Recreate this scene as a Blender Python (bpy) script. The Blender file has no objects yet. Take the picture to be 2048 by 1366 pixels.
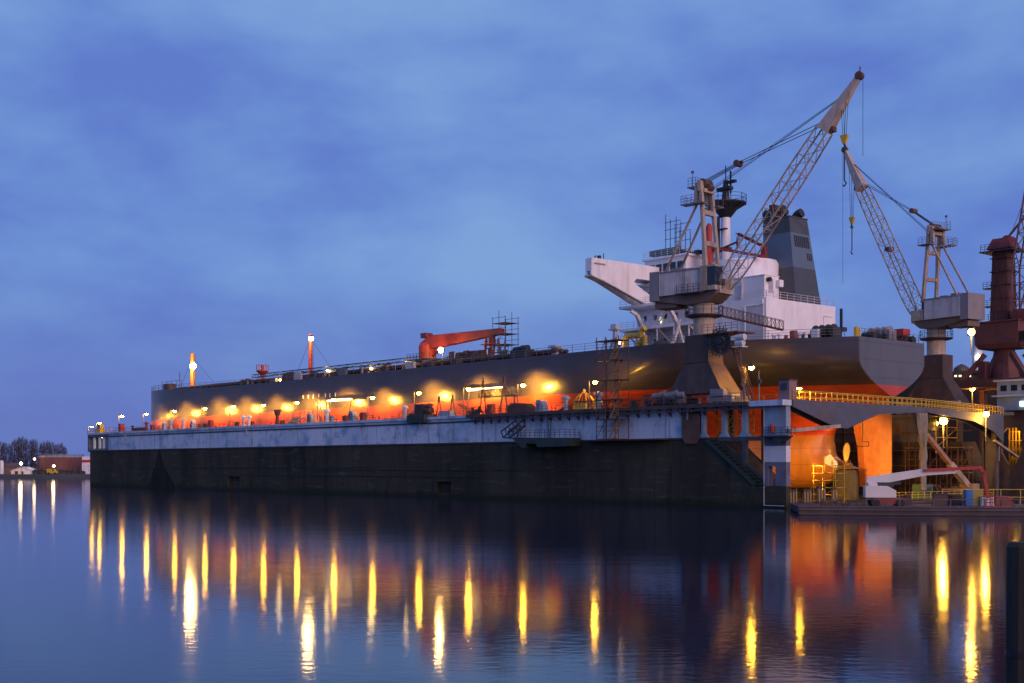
import bpy, bmesh, math, random
from mathutils import Vector, Matrix
random.seed(7)
C = bpy.context.scene.collection
SC = bpy.context.scene
PI = math.pi
# ------------------------------------------------------------------ camera
EYE = 5.5; F = 2500.0
cam = bpy.data.objects.new('camera', bpy.data.cameras.new('camera')); C.objects.link(cam)
cam.location = (0, 0, EYE); cam.rotation_euler = (PI/2, 0, 0)
cam.data.sensor_width = 36; cam.data.lens = 36*F/2048
cam.data.shift_y = (928-683)/2048
cam.data.clip_end = 20000; cam.data.clip_start = .5
SC.camera = cam
SC.view_settings.view_transform = 'Standard'; SC.view_settings.look = 'None'
SC.view_settings.exposure = 0; SC.view_settings.gamma = 1
SC.cycles.use_denoising = True
SC.cycles.max_bounces = 6; SC.cycles.sample_clamp_indirect = 6
# ------------------------------------------------------------------ sky
SUN_EL = math.radians(16); SUN_AZ = math.radians(144)     # compass bearing from +Y: behind the camera, to the right
w = bpy.data.worlds.new('World'); SC.world = w; w.use_nodes = True
nt = w.node_tree; N = nt.nodes; L = nt.links; N.clear()
def nd(t, **k):
    n = N.new(t)
    for a, b in k.items(): setattr(n, a, b)
    return n
out = nd('ShaderNodeOutputWorld'); bg = nd('ShaderNodeBackground')
sky = nd('ShaderNodeTexSky', sky_type='NISHITA', sun_disc=False, sun_elevation=SUN_EL, sun_rotation=SUN_AZ)
tc = nd('ShaderNodeTexCoord')
mp = nd('ShaderNodeMapping'); mp.inputs['Rotation'].default_value = (0, math.radians(16), 0); mp.inputs['Scale'].default_value = (1, 1, 2.1)
mp.inputs['Location'].default_value = (.35, .2, .62)
nz = nd('ShaderNodeTexNoise'); nz.inputs['Scale'].default_value = 4.9; nz.inputs['Detail'].default_value = 5; nz.inputs['Roughness'].default_value = .5; nz.inputs['Distortion'].default_value = .1
rp = nd('ShaderNodeValToRGB')
rp.color_ramp.elements[0].position = .34; rp.color_ramp.elements[0].color = (.112, .2, .61, 1)
rp.color_ramp.elements[1].position = .64; rp.color_ramp.elements[1].color = (.205, .365, .71, 1)
e = rp.color_ramp.elements.new(.49); e.color = (.155, .288, .67, 1)
sx = nd('ShaderNodeSeparateXYZ')
mr = nd('ShaderNodeMapRange'); mr.inputs[1].default_value = -.02; mr.inputs[2].default_value = .15; mr.inputs[3].default_value = .95; mr.inputs[4].default_value = 0
hz = nd('ShaderNodeMixRGB'); hz.inputs[2].default_value = (.115, .16, .5, 1)
mul = nd('ShaderNodeMixRGB', blend_type='MULTIPLY'); mul.inputs[0].default_value = 1; mul.inputs[2].default_value = (.07, .07, .07, 1)
mx = nd('ShaderNodeMixRGB'); mx.inputs[0].default_value = .05
L.new(tc.outputs['Generated'], mp.inputs[0]); L.new(mp.outputs[0], nz.inputs[0]); L.new(nz.outputs[0], rp.inputs[0])
L.new(tc.outputs['Generated'], sx.inputs[0]); L.new(sx.outputs[2], mr.inputs[0]); L.new(mr.outputs[0], hz.inputs[0])
L.new(rp.outputs[0], hz.inputs[1]); L.new(sky.outputs[0], mul.inputs[1])
L.new(hz.outputs[0], mx.inputs[1]); L.new(mul.outputs[0], mx.inputs[2]); L.new(mx.outputs[0], bg.inputs[0]); L.new(bg.outputs[0], out.inputs[0])
bg.inputs[1].default_value = 1.0
# ------------------------------------------------------------------ afterglow (soft low sun behind the camera)
sl = bpy.data.lights.new('afterglow_sun', 'SUN'); so = bpy.data.objects.new('afterglow_sun', sl); C.objects.link(so)
sl.energy = 2.1; sl.color = (1, .62, .5); sl.angle = math.radians(50)
sdir = Vector((math.sin(SUN_AZ)*math.cos(SUN_EL), math.cos(SUN_AZ)*math.cos(SUN_EL), math.sin(SUN_EL)))
so.rotation_euler = sdir.to_track_quat('Z', 'Y').to_euler()
# ------------------------------------------------------------------ frames
A = Vector((33.87, 154.5, 0)); TH = math.atan2(-.7594, .6506)
ax = Vector((.6506, -.7594, 0)); av = Vector((.7594, .6506, 0))
def D2W(x, y, z=0): return A + ax*x + av*y + Vector((0, 0, z))
def xz(px, py, y):            # point of the vertical plane y = const (dock frame) seen at a picture position
    t = (px-1024)/F; o = D2W(0, y)
    x = (t*o.y-o.x)/(.6506+.7594*t); d = o.y-.7594*x
    return x, EYE+(928-py)/F*d
def yz(px, py, x):
    t = (px-1024)/F; o = D2W(x, 0)
    y = (t*o.y-o.x)/(.7594-.6506*t); d = o.y+.6506*y
    return y, EYE+(928-py)/F*d
def wp(px, py, d): return Vector(((px-1024)/F*d, d, EYE+(928-py)/F*d))
# ------------------------------------------------------------------ materials
MATS = {}
def base(name):
    m = bpy.data.materials.new(name); m.use_nodes = True
    return m, m.node_tree.nodes, m.node_tree.links, m.node_tree.nodes['Principled BSDF']
def M(name, col, rough=.6, metal=0, var=.25, scale=.6, zs=1.0, dirt=None, damt=.5, dscale=.35, dzs=.2, bump=0):
    if name in MATS: return MATS[name]
    m, n, l, b = base(name)
    tc = n.new('ShaderNodeTexCoord'); mp = n.new('ShaderNodeMapping'); mp.inputs['Scale'].default_value = (1, 1, zs)
    nz = n.new('ShaderNodeTexNoise'); nz.inputs['Scale'].default_value = scale; nz.inputs['Detail'].default_value = 6; nz.inputs['Roughness'].default_value = .6
    rp = n.new('ShaderNodeValToRGB'); rp.color_ramp.elements[0].position = .3; rp.color_ramp.elements[1].position = .7
    rp.color_ramp.elements[0].color = tuple(c*(1-var) for c in col)+(1,); rp.color_ramp.elements[1].color = tuple(min(.9, c*(1+var)) for c in col)+(1,)
    l.new(tc.outputs['Object'], mp.inputs[0]); l.new(mp.outputs[0], nz.inputs[0]); l.new(nz.outputs[0], rp.inputs[0])
    last = rp.outputs[0]
    if dirt:
        m2 = n.new('ShaderNodeMapping'); m2.inputs['Scale'].default_value = (1, 1, dzs); m2.inputs['Location'].default_value = (3, 7, 1)
        n2 = n.new('ShaderNodeTexNoise'); n2.inputs['Scale'].default_value = dscale; n2.inputs['Detail'].default_value = 8; n2.inputs['Roughness'].default_value = .65
        r2 = n.new('ShaderNodeValToRGB'); r2.color_ramp.elements[0].position = .5; r2.color_ramp.elements[1].position = .72
        r2.color_ramp.elements[1].color = (damt, damt, damt, 1)
        x = n.new('ShaderNodeMixRGB'); x.inputs[2].default_value = tuple(dirt)+(1,)
        l.new(tc.outputs['Object'], m2.inputs[0]); l.new(m2.outputs[0], n2.inputs[0]); l.new(n2.outputs[0], r2.inputs[0]); l.new(r2.outputs[0], x.inputs[0]); l.new(last, x.inputs[1]); last = x.outputs[0]
    l.new(last, b.inputs['Base Color'])
    b.inputs['Roughness'].default_value = rough; b.inputs['Metallic'].default_value = metal
    if bump:
        bp = n.new('ShaderNodeBump'); bp.inputs['Strength'].default_value = bump; bp.inputs['Distance'].default_value = .05
        l.new(nz.outputs[0], bp.inputs['Height']); l.new(bp.outputs[0], b.inputs['Normal'])
    MATS[name] = m; return m
def EM(name, col, s):
    if name in MATS: return MATS[name]
    m, n, l, b = base(name)
    b.inputs['Base Color'].default_value = (.8, .7, .5, 1)
    b.inputs['Emission Color'].default_value = tuple(col)+(1,); b.inputs['Emission Strength'].default_value = s
    MATS[name] = m; return m
SOD = (1, .48, .055); WARM = (1, .6, .17)
RUST = (.13, .06, .035)
white = M('white paint', (.8, .77, .79), .5, var=.07, scale=.3, dirt=(.42, .33, .27), damt=.45, dscale=.7, dzs=.15)
wgrey = M('weathered white', (.55, .54, .55), .55, var=.12, dirt=(.3, .22, .17), damt=.5, dscale=.8)
cream = M('cream crane paint', (.4, .31, .24), .6, var=.22, dirt=(.1, .05, .03), damt=.8, dscale=.7, dzs=.12)
corr = M('corrugated sheet', (.48, .46, .48), .55, var=.15, dirt=(.2, .14, .11), damt=.75, dscale=.9, dzs=.1)
cgrey = M('counterweight grey', (.22, .2, .22), .7, var=.15, dirt=(.12, .09, .08))
brown = M('brown crane steel', (.06, .038, .036), .65, var=.35, dirt=(.15, .075, .045), damt=.7, dzs=.12)
dsteel = M('dark steel', (.035, .035, .038), .6, var=.3)
msteel = M('grey steel', (.15, .15, .16), .5, var=.25, dirt=RUST, damt=.4)
rustm = M('rusty steel', (.12, .06, .04), .75, var=.35)
redp = M('red paint', (.42, .035, .02), .5, var=.2, dirt=(.2, .03, .02))
orange = M('orange red paint', (.5, .055, .02), .5, var=.18, dirt=(.25, .04, .02))
dred = M('dark red paint', (.2, .03, .025), .6, var=.25)
redcr = M('oxide red crane', (.13, .042, .034), .65, var=.25, dirt=(.1, .035, .03))
yellow = M('yellow paint', (.6, .38, .03), .5, var=.15, dirt=(.3, .18, .05))
blueg = M('blue grey paint', (.24, .33, .43), .55, var=.2, dirt=(.2, .14, .12), damt=.4)
bluep = M('blue paint', (.03, .16, .42), .5, var=.15)
greenp = M('dark green paint', (.02, .034, .028), .6, var=.3)
rope = M('wire rope', (.02, .02, .022), .6, var=.1)
black = M('black steel', (.012, .012, .014), .55, var=.3)
glass = M('dark glass', (.02, .025, .03), .08, var=.1)
canvas = M('canvas', (.24, .2, .15), .9, var=.25, scale=3, zs=.3, bump=.5)
timber = M('timber pile', (.022, .02, .017), .85, var=.5, scale=3, zs=.12, bump=.8)
concrete = M('concrete', (.2, .19, .18), .85, var=.25, dirt=(.1, .09, .08))
fgrey = M('funnel dark grey', (.062, .066, .074), .4, var=.1, scale=.3)
fblue = M('funnel blue grey', (.1, .135, .18), .4, var=.08, scale=.3)
deckm = M('deck red brown', (.14, .055, .045), .7, var=.3)
bulb_s = EM('sodium bulb', (1, .46, .03), 250)
bulb_y = EM('yard bulb', (1, .46, .035), 80)
bulb_w = EM('warm bulb', (1, .64, .2), 55)
bulb_p = EM('pale bulb', (1, .68, .45), 16)
streak_m = EM('streak glow', (1, .6, .25), 9)
winlit = EM('lit window', (1, .85, .5), 2.2)

def mat_wall_upper():
    m, n, l, b = base('dock wall pale blue')
    tc = n.new('ShaderNodeTexCoord')
    def noise(sc, loc, s, d=6):
        mp = n.new('ShaderNodeMapping'); mp.inputs['Scale'].default_value = sc; mp.inputs['Location'].default_value = loc
        t = n.new('ShaderNodeTexNoise'); t.inputs['Scale'].default_value = s; t.inputs['Detail'].default_value = d; t.inputs['Roughness'].default_value = .62
        l.new(tc.outputs['Object'], mp.inputs[0]); l.new(mp.outputs[0], t.inputs[0]); return t.outputs[0]
    def ramp(v, a, b_, c0, c1):
        r = n.new('ShaderNodeValToRGB'); r.color_ramp.elements[0].position = a; r.color_ramp.elements[1].position = b_
        r.color_ramp.elements[0].color = c0; r.color_ramp.elements[1].color = c1; l.new(v, r.inputs[0]); return r.outputs[0]
    def mix(f, c, col):
        x = n.new('ShaderNodeMixRGB'); l.new(f, x.inputs[0]); l.new(c, x.inputs[1]); x.inputs[2].default_value = col; return x.outputs[0]
    W, K = (1, 1, 1, 1), (0, 0, 0, 1)
    c = ramp(noise((1, 1, .5), (0, 0, 0), .12), .3, .7, (.42, .5, .62, 1), (.66, .68, .75, 1))
    c = mix(ramp(noise((1, 1, 1.6), (5, 0, 0), .2), .5, .66, K, (.85, .85, .85, 1)), c, (.17, .31, .48, 1))
    c = mix(ramp(noise((1, 1, .08), (9, 0, 0), 1.4), .56, .7, K, (.75, .75, .75, 1)), c, (.12, .08, .07, 1))
    c = mix(ramp(noise((1, 1, 1), (2, 4, 0), .8, 10), .57, .68, K, (.75, .75, .75, 1)), c, (.2, .24, .3, 1))
    l.new(c, b.inputs['Base Color']); b.inputs['Roughness'].default_value = .6
    return m
def mat_wall_lower():
    m, n, l, b = base('dock wall black green')
    tc = n.new('ShaderNodeTexCoord')
    def noise(sc, loc, s, d=6):
        mp = n.new('ShaderNodeMapping'); mp.inputs['Scale'].default_value = sc; mp.inputs['Location'].default_value = loc
        t = n.new('ShaderNodeTexNoise'); t.inputs['Scale'].default_value = s; t.inputs['Detail'].default_value = d; t.inputs['Roughness'].default_value = .65
        l.new(tc.outputs['Object'], mp.inputs[0]); l.new(mp.outputs[0], t.inputs[0]); return t.outputs[0]
    def ramp(v, a, b_, c0, c1):
        r = n.new('ShaderNodeValToRGB'); r.color_ramp.elements[0].position = a; r.color_ramp.elements[1].position = b_
        r.color_ramp.elements[0].color = c0; r.color_ramp.elements[1].color = c1; l.new(v, r.inputs[0]); return r.outputs[0]
    def mix(f, c, col):
        x = n.new('ShaderNodeMixRGB'); l.new(f, x.inputs[0]); l.new(c, x.inputs[1]); x.inputs[2].default_value = col; return x.outputs[0]
    K = (0, 0, 0, 1)
    c = ramp(noise((1, 1, .35), (0, 0, 0), .09), .35, .7, (.036, .032, .024, 1), (.07, .06, .042, 1))
    c = mix(ramp(noise((.8, 1, .12), (4, 0, 0), .5, 9), .52, .7, K, (.7, .7, .7, 1)), c, (.02, .021, .02, 1))
    c = mix(ramp(noise((.35, 1, 2.5), (14, 0, 0), .5, 9), .55, .7, K, (.75, .75, .75, 1)), c, (.12, .105, .08, 1))
    c = mix(ramp(noise((1, 1, .22), (31, 0, 2), .35, 10), .54, .66, K, (.6, .6, .6, 1)), c, (.016, .017, .018, 1))
    c = mix(ramp(noise((1, 1, .05), (3, 0, 9), 2.2, 8), .62, .74, K, (.5, .5, .5, 1)), c, (.13, .075, .04, 1))
    sp = n.new('ShaderNodeSeparateXYZ'); l.new(tc.outputs['Object'], sp.inputs[0])
    ad = n.new('ShaderNodeMath'); ad.operation = 'MULTIPLY_ADD'; l.new(noise((1, 1, .3), (0, 0, 3), .8), ad.inputs[0]); ad.inputs[1].default_value = -1.6; l.new(sp.outputs[2], ad.inputs[2])
    mrn = n.new('ShaderNodeMapRange'); l.new(ad.outputs[0], mrn.inputs[0]); mrn.inputs[1].default_value = -.5; mrn.inputs[2].default_value = 0.2; mrn.inputs[3].default_value = .8; mrn.inputs[4].default_value = 0
    c = mix(mrn.outputs[0], c, (.018, .026, .014, 1))
    l.new(c, b.inputs['Base Color']); b.inputs['Roughness'].default_value = .85; b.inputs['Specular IOR Level'].default_value = .15
    return m
def mat_hull(z_grey, z_red):
    m, n, l, b = base('ship hull paint')
    tc = n.new('ShaderNodeTexCoord'); sp = n.new('ShaderNodeSeparateXYZ'); l.new(tc.outputs['Object'], sp.inputs[0])
    nz = n.new('ShaderNodeTexNoise'); nz.inputs['Scale'].default_value = .35; nz.inputs['Detail'].default_value = 6
    mp = n.new('ShaderNodeMapping'); mp.inputs['Scale'].default_value = (1, 1, .5); l.new(tc.outputs['Object'], mp.inputs[0]); l.new(mp.outputs[0], nz.inputs[0])
    def gt(v):
        g = n.new('ShaderNodeMath'); g.operation = 'GREATER_THAN'; g.inputs[1].default_value = v; l.new(sp.outputs[2], g.inputs[0]); return g.outputs[0]
    def lohi(a, b_):
        r = n.new('ShaderNodeValToRGB'); r.color_ramp.elements[0].position = .3; r.color_ramp.elements[1].position = .7
        r.color_ramp.elements[0].color = a+(1,); r.color_ramp.elements[1].color = b_+(1,); l.new(nz.outputs[0], r.inputs[0]); return r.outputs[0]
    red = lohi((.4, .05, .02), (.5, .068, .026)); low = lohi((.046, .038, .038), (.058, .048, .047)); up0 = lohi((.052, .047, .06), (.064, .058, .072)); upLit = lohi((.1, .1, .112), (.118, .117, .13))
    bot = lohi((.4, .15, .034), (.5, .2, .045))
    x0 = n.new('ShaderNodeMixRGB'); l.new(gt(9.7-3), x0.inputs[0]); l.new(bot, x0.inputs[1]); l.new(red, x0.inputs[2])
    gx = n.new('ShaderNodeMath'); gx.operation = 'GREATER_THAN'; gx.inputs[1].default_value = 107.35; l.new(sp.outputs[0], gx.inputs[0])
    ux = n.new('ShaderNodeMixRGB'); l.new(gx.outputs[0], ux.inputs[0]); l.new(up0, ux.inputs[1]); l.new(upLit, ux.inputs[2]); up = ux.outputs[0]  # transom grey is lifted: the light it catches is put into the colour
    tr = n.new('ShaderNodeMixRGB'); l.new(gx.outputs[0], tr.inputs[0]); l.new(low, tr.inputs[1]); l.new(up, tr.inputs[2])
    x1 = n.new('ShaderNodeMixRGB'); l.new(gt(z_red), x1.inputs[0]); l.new(x0.outputs[0], x1.inputs[1]); l.new(tr.outputs[0], x1.inputs[2])
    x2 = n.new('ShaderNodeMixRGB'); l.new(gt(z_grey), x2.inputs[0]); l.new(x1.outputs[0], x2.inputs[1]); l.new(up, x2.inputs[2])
    m4 = n.new('ShaderNodeMapping'); m4.inputs['Scale'].default_value = (1, 1, .07); l.new(tc.outputs['Object'], m4.inputs[0])
    n4 = n.new('ShaderNodeTexNoise'); n4.inputs['Scale'].default_value = .9; n4.inputs['Detail'].default_value = 8; n4.inputs['Roughness'].default_value = .7; l.new(m4.outputs[0], n4.inputs[0])
    r4 = n.new('ShaderNodeValToRGB'); r4.color_ramp.elements[0].position = .5; r4.color_ramp.elements[1].position = .75; r4.color_ramp.elements[1].color = (.45,.45,.45,1); l.new(n4.outputs[0], r4.inputs[0])
    x4 = n.new('ShaderNodeMixRGB'); l.new(r4.outputs[0], x4.inputs[0]); l.new(x2.outputs[0], x4.inputs[1]); x4.inputs[2].default_value = (.1, .06, .045, 1)
    l.new(x4.outputs[0], b.inputs['Base Color']); b.inputs['Roughness'].default_value = .3
    # faint plate seams
    bt = n.new('ShaderNodeTexBrick'); bt.inputs['Scale'].default_value = 1; bt.inputs['Mortar Size'].default_value = .05
    bt.inputs['Brick Width'].default_value = 9; bt.inputs['Row Height'].default_value = 2.4
    cb = n.new('ShaderNodeCombineXYZ'); l.new(sp.outputs[0], cb.inputs[0]); l.new(sp.outputs[2], cb.inputs[1]); l.new(cb.outputs[0], bt.inputs[0])
    x5 = n.new('ShaderNodeMixRGB'); x5.blend_type = 'MULTIPLY'; f5 = n.new('ShaderNodeMath'); f5.operation = 'MULTIPLY'; f5.inputs[1].default_value = .5; l.new(bt.outputs['Fac'], f5.inputs[0]); l.new(f5.outputs[0], x5.inputs[0]); l.new(x4.outputs[0], x5.inputs[1]); x5.inputs[2].default_value = (.35, .3, .3, 1); l.new(x5.outputs[0], b.inputs['Base Color'])
    bp = n.new('ShaderNodeBump'); bp.inputs['Strength'].default_value = .25; bp.inputs['Distance'].default_value = .02; bp.invert = True
    l.new(bt.outputs['Fac'], bp.inputs['Height'])
    n3 = n.new('ShaderNodeTexNoise'); n3.inputs['Scale'].default_value = .8; n3.inputs['Detail'].default_value = 2; l.new(tc.outputs['Object'], n3.inputs[0])
    b2 = n.new('ShaderNodeBump'); b2.inputs['Strength'].default_value = .12; b2.inputs['Distance'].default_value = .12; l.new(n3.outputs[0], b2.inputs['Height']); l.new(bp.outputs[0], b2.inputs['Normal'])
    l.new(b2.outputs[0], b.inputs['Normal'])
    return m
def mat_water():
    m, n, l, b = base('river water')
    b.inputs['Base Color'].default_value = (.008, .011, .03, 1); b.inputs['Roughness'].default_value = .074; b.inputs['IOR'].default_value = 1.33
    tc = n.new('ShaderNodeTexCoord')
    def nb(sc, rot, s, d, strength, dist, prev=None):
        mp = n.new('ShaderNodeMapping'); mp.inputs['Scale'].default_value = sc; mp.inputs['Rotation'].default_value = (0, 0, rot)
        t = n.new('ShaderNodeTexNoise'); t.inputs['Scale'].default_value = s; t.inputs['Detail'].default_value = d
        bp = n.new('ShaderNodeBump'); bp.inputs['Strength'].default_value = strength; bp.inputs['Distance'].default_value = dist
        l.new(tc.outputs['Object'], mp.inputs[0]); l.new(mp.outputs[0], t.inputs[0]); l.new(t.outputs[0], bp.inputs['Height'])
        if prev: l.new(prev, bp.inputs['Normal'])
        return bp.outputs[0]
    o = nb((.5, 1, 1), .1, .3, 2, 1, .008)
    o = nb((.7, 1, 1), -.2, 2.2, 3, 1, .006, o)
    l.new(o, b.inputs['Normal'])
    return m
# ------------------------------------------------------------------ mesh builder
class MB:
    def __init__(s, mat=None): s.v = []; s.f = []; s.m = mat
    def add(s, vs, fs):
        k = len(s.v)
        for p in vs:
            p = Vector(p)
            s.v.append(s.m @ p if s.m else p)
        s.f += [tuple(i+k for i in f) for f in fs]; return s
    def box(s, x0, x1, y0, y1, z0, z1):
        return s.add([(x0,y0,z0),(x1,y0,z0),(x1,y1,z0),(x0,y1,z0),(x0,y0,z1),(x1,y0,z1),(x1,y1,z1),(x0,y1,z1)],
                     [(0,3,2,1),(4,5,6,7),(0,1,5,4),(1,2,6,5),(2,3,7,6),(3,0,4,7)])
    def frus(s, b, z0, t, z1):    # b, t = (x0,x1,y0,y1)
        return s.add([(b[0],b[2],z0),(b[1],b[2],z0),(b[1],b[3],z0),(b[0],b[3],z0),(t[0],t[2],z1),(t[1],t[2],z1),(t[1],t[3],z1),(t[0],t[3],z1)],
                     [(0,3,2,1),(4,5,6,7),(0,1,5,4),(1,2,6,5),(2,3,7,6),(3,0,4,7)])
    def bar(s, p, q, a=.1, b=None):
        p = Vector(p); q = Vector(q); b = b or a
        d = q-p
        if d.length < 1e-5: return s
        d.normalize(); u = Vector((0,0,1)) if abs(d.z) < .95 else Vector((1,0,0))
        e = d.cross(u).normalized()*a/2; g = d.cross(e).normalized()*b/2
        return s.add([p-e-g,p+e-g,p+e+g,p-e+g,q-e-g,q+e-g,q+e+g,q-e+g], [(0,3,2,1),(4,5,6,7),(0,1,5,4),(1,2,6,5),(2,3,7,6),(3,0,4,7)])
    def tube(s, p, q, r, r2=None, n=10):
        p = Vector(p); q = Vector(q); r2 = r if r2 is None else r2
        d = (q-p).normalized(); u = Vector((0,0,1)) if abs(d.z) < .95 else Vector((1,0,0))
        e = d.cross(u).normalized(); g = d.cross(e).normalized()
        vs = [p+(e*math.cos(2*PI*i/n)+g*math.sin(2*PI*i/n))*r for i in range(n)]+[q+(e*math.cos(2*PI*i/n)+g*math.sin(2*PI*i/n))*r2 for i in range(n)]
        return s.add(vs, [(i,(i+1)%n,n+(i+1)%n,n+i) for i in range(n)]+[tuple(range(n))[::-1], tuple(range(n,2*n))])
    def path(s, pts, r, n=8):
        for a, b in zip(pts, pts[1:]): s.tube(a, b, r, n=n)
        for a in pts[1:-1]: s.ball(a, r, 8, 5)
        return s
    def lathe(s, c, prof, n=16):
        c = Vector(c); vs = []; fs = []
        for r, z in prof:
            vs += [c+Vector((r*math.cos(2*PI*i/n), r*math.sin(2*PI*i/n), z)) for i in range(n)]
        for k in range(len(prof)-1):
            fs += [(k*n+i, k*n+(i+1)%n, (k+1)*n+(i+1)%n, (k+1)*n+i) for i in range(n)]
        fs += [tuple(range(n))[::-1], tuple(range((len(prof)-1)*n, len(prof)*n))]
        return s.add(vs, fs)
    def ball(s, c, r, n=12, m=8, sz=1):
        return s.lathe(c, [(max(.01*r, r*math.sin(PI*k/m)), -r*sz*math.cos(PI*k/m)) for k in range(m+1)], n)
    def prism(s, pts, axis, a, b):  # pts 2-D polygon; axis 'y' -> (x,z) at y=a..b ; 'x' -> (y,z) ; 'z' -> (x,y)
        n = len(pts)
        def P(p, t): return (p[0], t, p[1]) if axis == 'y' else ((t, p[0], p[1]) if axis == 'x' else (p[0], p[1], t))
        return s.add([P(p, a) for p in pts]+[P(p, b) for p in pts], [tuple(range(n))[::-1], tuple(range(n, 2*n))]+[(i,(i+1)%n,n+(i+1)%n,n+i) for i in range(n)])
    def rail(s, pts, h=1.1, step=2.0, r=.06, mids=2):
        pts = [Vector(p) for p in pts]
        for a, b in zip(pts, pts[1:]):
            n = max(1, round((b-a).length/step))
            for i in range(n+1):
                p = a.lerp(b, i/n); s.bar(p, p+Vector((0,0,h)), r)
            for k in range(mids+1):
                z = Vector((0,0,h*(k+1)/(mids+1))); s.bar(a+z, b+z, r*.85)
        return s
    def build(s, name, mat, parent=None, smooth=False, origin=None):
        o = ORG.get(parent.name, Vector()) if parent else Vector()
        if origin is not None: o = Vector(origin)
        me = bpy.data.meshes.new(name)
        me.from_pydata([tuple(p-o) for p in s.v], [], s.f)
        bm = bmesh.new(); bm.from_mesh(me); bmesh.ops.recalc_face_normals(bm, faces=bm.faces); bm.to_mesh(me); bm.free()
        for mm in (mat if isinstance(mat, (list, tuple)) else [mat]): me.materials.append(mm)
        if smooth:
            me.shade_smooth()
            try: me.set_sharp_from_angle(angle=math.radians(35))
            except Exception: pass
        ob = bpy.data.objects.new(name, me); C.objects.link(ob)
        if parent: ob.parent = parent; ORG[ob.name] = o
        return ob
ORG = {}
def lerp(a, b, t): return a+(b-a)*t
def thing(name, label, cat, loc=(0,0,0), rot=0, group=None, local=False, world=False):
    o = bpy.data.objects.new(name, None); C.objects.link(o); o.empty_display_size = .5
    o.location = Vector(loc) if world else D2W(*loc)
    o.rotation_euler = (0, 0, rot if world else TH+rot)
    o['label'] = label; o['category'] = cat
    if group: o['group'] = group
    ORG[o.name] = Vector() if local else Vector(loc)
    return o
def tag(o, label, cat, group=None):
    o['label'] = label; o['category'] = cat
    if group: o['group'] = group
    return o
def struct(o, kind='structure'):
    o['kind'] = kind; return o
def dup(root, loc, label, rot=0, sc=(1,1,1), world=False):
    r = root.copy(); C.objects.link(r); r['label'] = label
    r.location = Vector(loc) if world else D2W(*loc); r.rotation_euler = (0, 0, rot if world else TH+rot); r.scale = sc
    for ch in list(root.children):
        c = ch.copy(); C.objects.link(c); c.parent = r
        if c.type == 'LIGHT': c.data = ch.data.copy()
        for g in list(ch.children):
            d = g.copy(); C.objects.link(d); d.parent = c
    return r
def light(parent, p, power, col=SOD, r=.15, spot=None, size=150):
    l = bpy.data.lights.new('lamp_light', 'SPOT' if spot else 'POINT')
    if spot: l.spot_size = math.radians(size); l.spot_blend = .45
    l.energy = power; l.color = col; l.shadow_soft_size = r*1.4
    o = bpy.data.objects.new('lamp_light', l); C.objects.link(o)
    o.parent = parent; o.location = Vector(p)-ORG.get(parent.name, Vector())
    if spot: o.rotation_euler = Vector(spot).to_track_quat('-Z','Y').to_euler()
    return o
def lattice(mb, P, nseg, c=.12, d=.07, faces=(0,1,2,3)):
    """P(t) -> four corner points along a girder; chords plus zigzag bracing"""
    rows = [P(i/nseg) for i in range(nseg+1)]
    for a, b in zip(rows, rows[1:]):
        for k in range(4): mb.bar(a[k], b[k], c)
    for i, (a, b) in enumerate(zip(rows, rows[1:])):
        for k in faces:
            j = (k+1) % 4
            mb.bar(a[k], a[j], d)
            if i % 2: mb.bar(a[k], b[j], d)
            else: mb.bar(a[j], b[k], d)
    for k in faces: mb.bar(rows[-1][k], rows[-1][(k+1)%4], d)
    return mb

# ================================================================== WATER AND SHORE
g = MB(); g.add([(-3000,-60,0),(3000,-60,0),(3000,480,0),(-3000,480,0)], [(0,1,2,3)])
struct(g.build('water', mat_water()))
earth = M('earth', (.06, .05, .04), .9, var=.4, scale=.05)
g = MB(); g.add([(-9000,476,1.5),(9000,476,1.5),(9000,9000,3),(-9000,9000,3)], [(0,1,2,3)])
g.add([(-9000,470,-.5),(9000,470,-.5),(9000,476,1.5),(-9000,476,1.5)], [(0,1,2,3)])
struct(g.build('far_shore', earth))

# ================================================================== FLOATING DOCK
WU = mat_wall_upper(); WL = mat_wall_lower()
LEN = 219.7; W = 56.0; DZ = 13.4
dock = thing('floating_dock', 'long floating dry dock with black green lower wall and pale blue upper band', 'floating dock', (-LEN/2, W/2, 0))
# pontoon
p = MB(); p.box(-LEN, 0, 4.502, W-4.502, -1.5, .5); p.box(-3.4, -.002, .9, 4.5, -1.5, .498); p.box(-3.398, .0, 0, .898, -1.5, 2.75); p.box(-3.4, -.002, W-4.5, W, -1.5, .498)
p.build('pontoon', WL, dock)
p = MB(); p.box(.002, .25, 1.0, W-.2, .1, .4); p.build('pontoon_fender', rustm, dock)
# lower wall of the near wing with two niches at the waterline
def wall_with_niches(mb, x0, x1, z0, z1, niches, y0, y1):
    xs = x0
    for a, b, za, zb in niches:
        mb.box(xs, a, y0, y1, z0, z1); mb.box(a, b, y0, y1, z0, za); mb.box(a, b, y0, y1, zb, z1); xs = b
    mb.box(xs, x1, y0, y1, z0, z1)
n1 = (xz(457,970,0)[0], xz(480,970,0)[0], .6, 2.9); n2 = (xz(872,980,0)[0], xz(903,980,0)[0], .75, 2.6)
lw = MB(); wall_with_niches(lw, -LEN+1.5, -11.2, -1.5, 9, [n1, n2], 0, .7)
lw.box(-LEN+1.5, -11.2, .7, 4.5, -1.5, 9)
lw.prism([(-11.2, -1.5), (-3.4, -1.5), (-3.4, 2.9), (-11.2, 9)], 'y', .0, 4.5)
for nn in (n1, n2):     # frames of the niches
    lw.box(nn[0]-.5, nn[0], -.12, 0, nn[2]-.2, nn[3]+.3); lw.box(nn[1], nn[1]+.5, -.12, 0, nn[2]-.2, nn[3]+.3); lw.box(nn[0], nn[1], -.12, 0, nn[3], nn[3]+.3)
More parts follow.
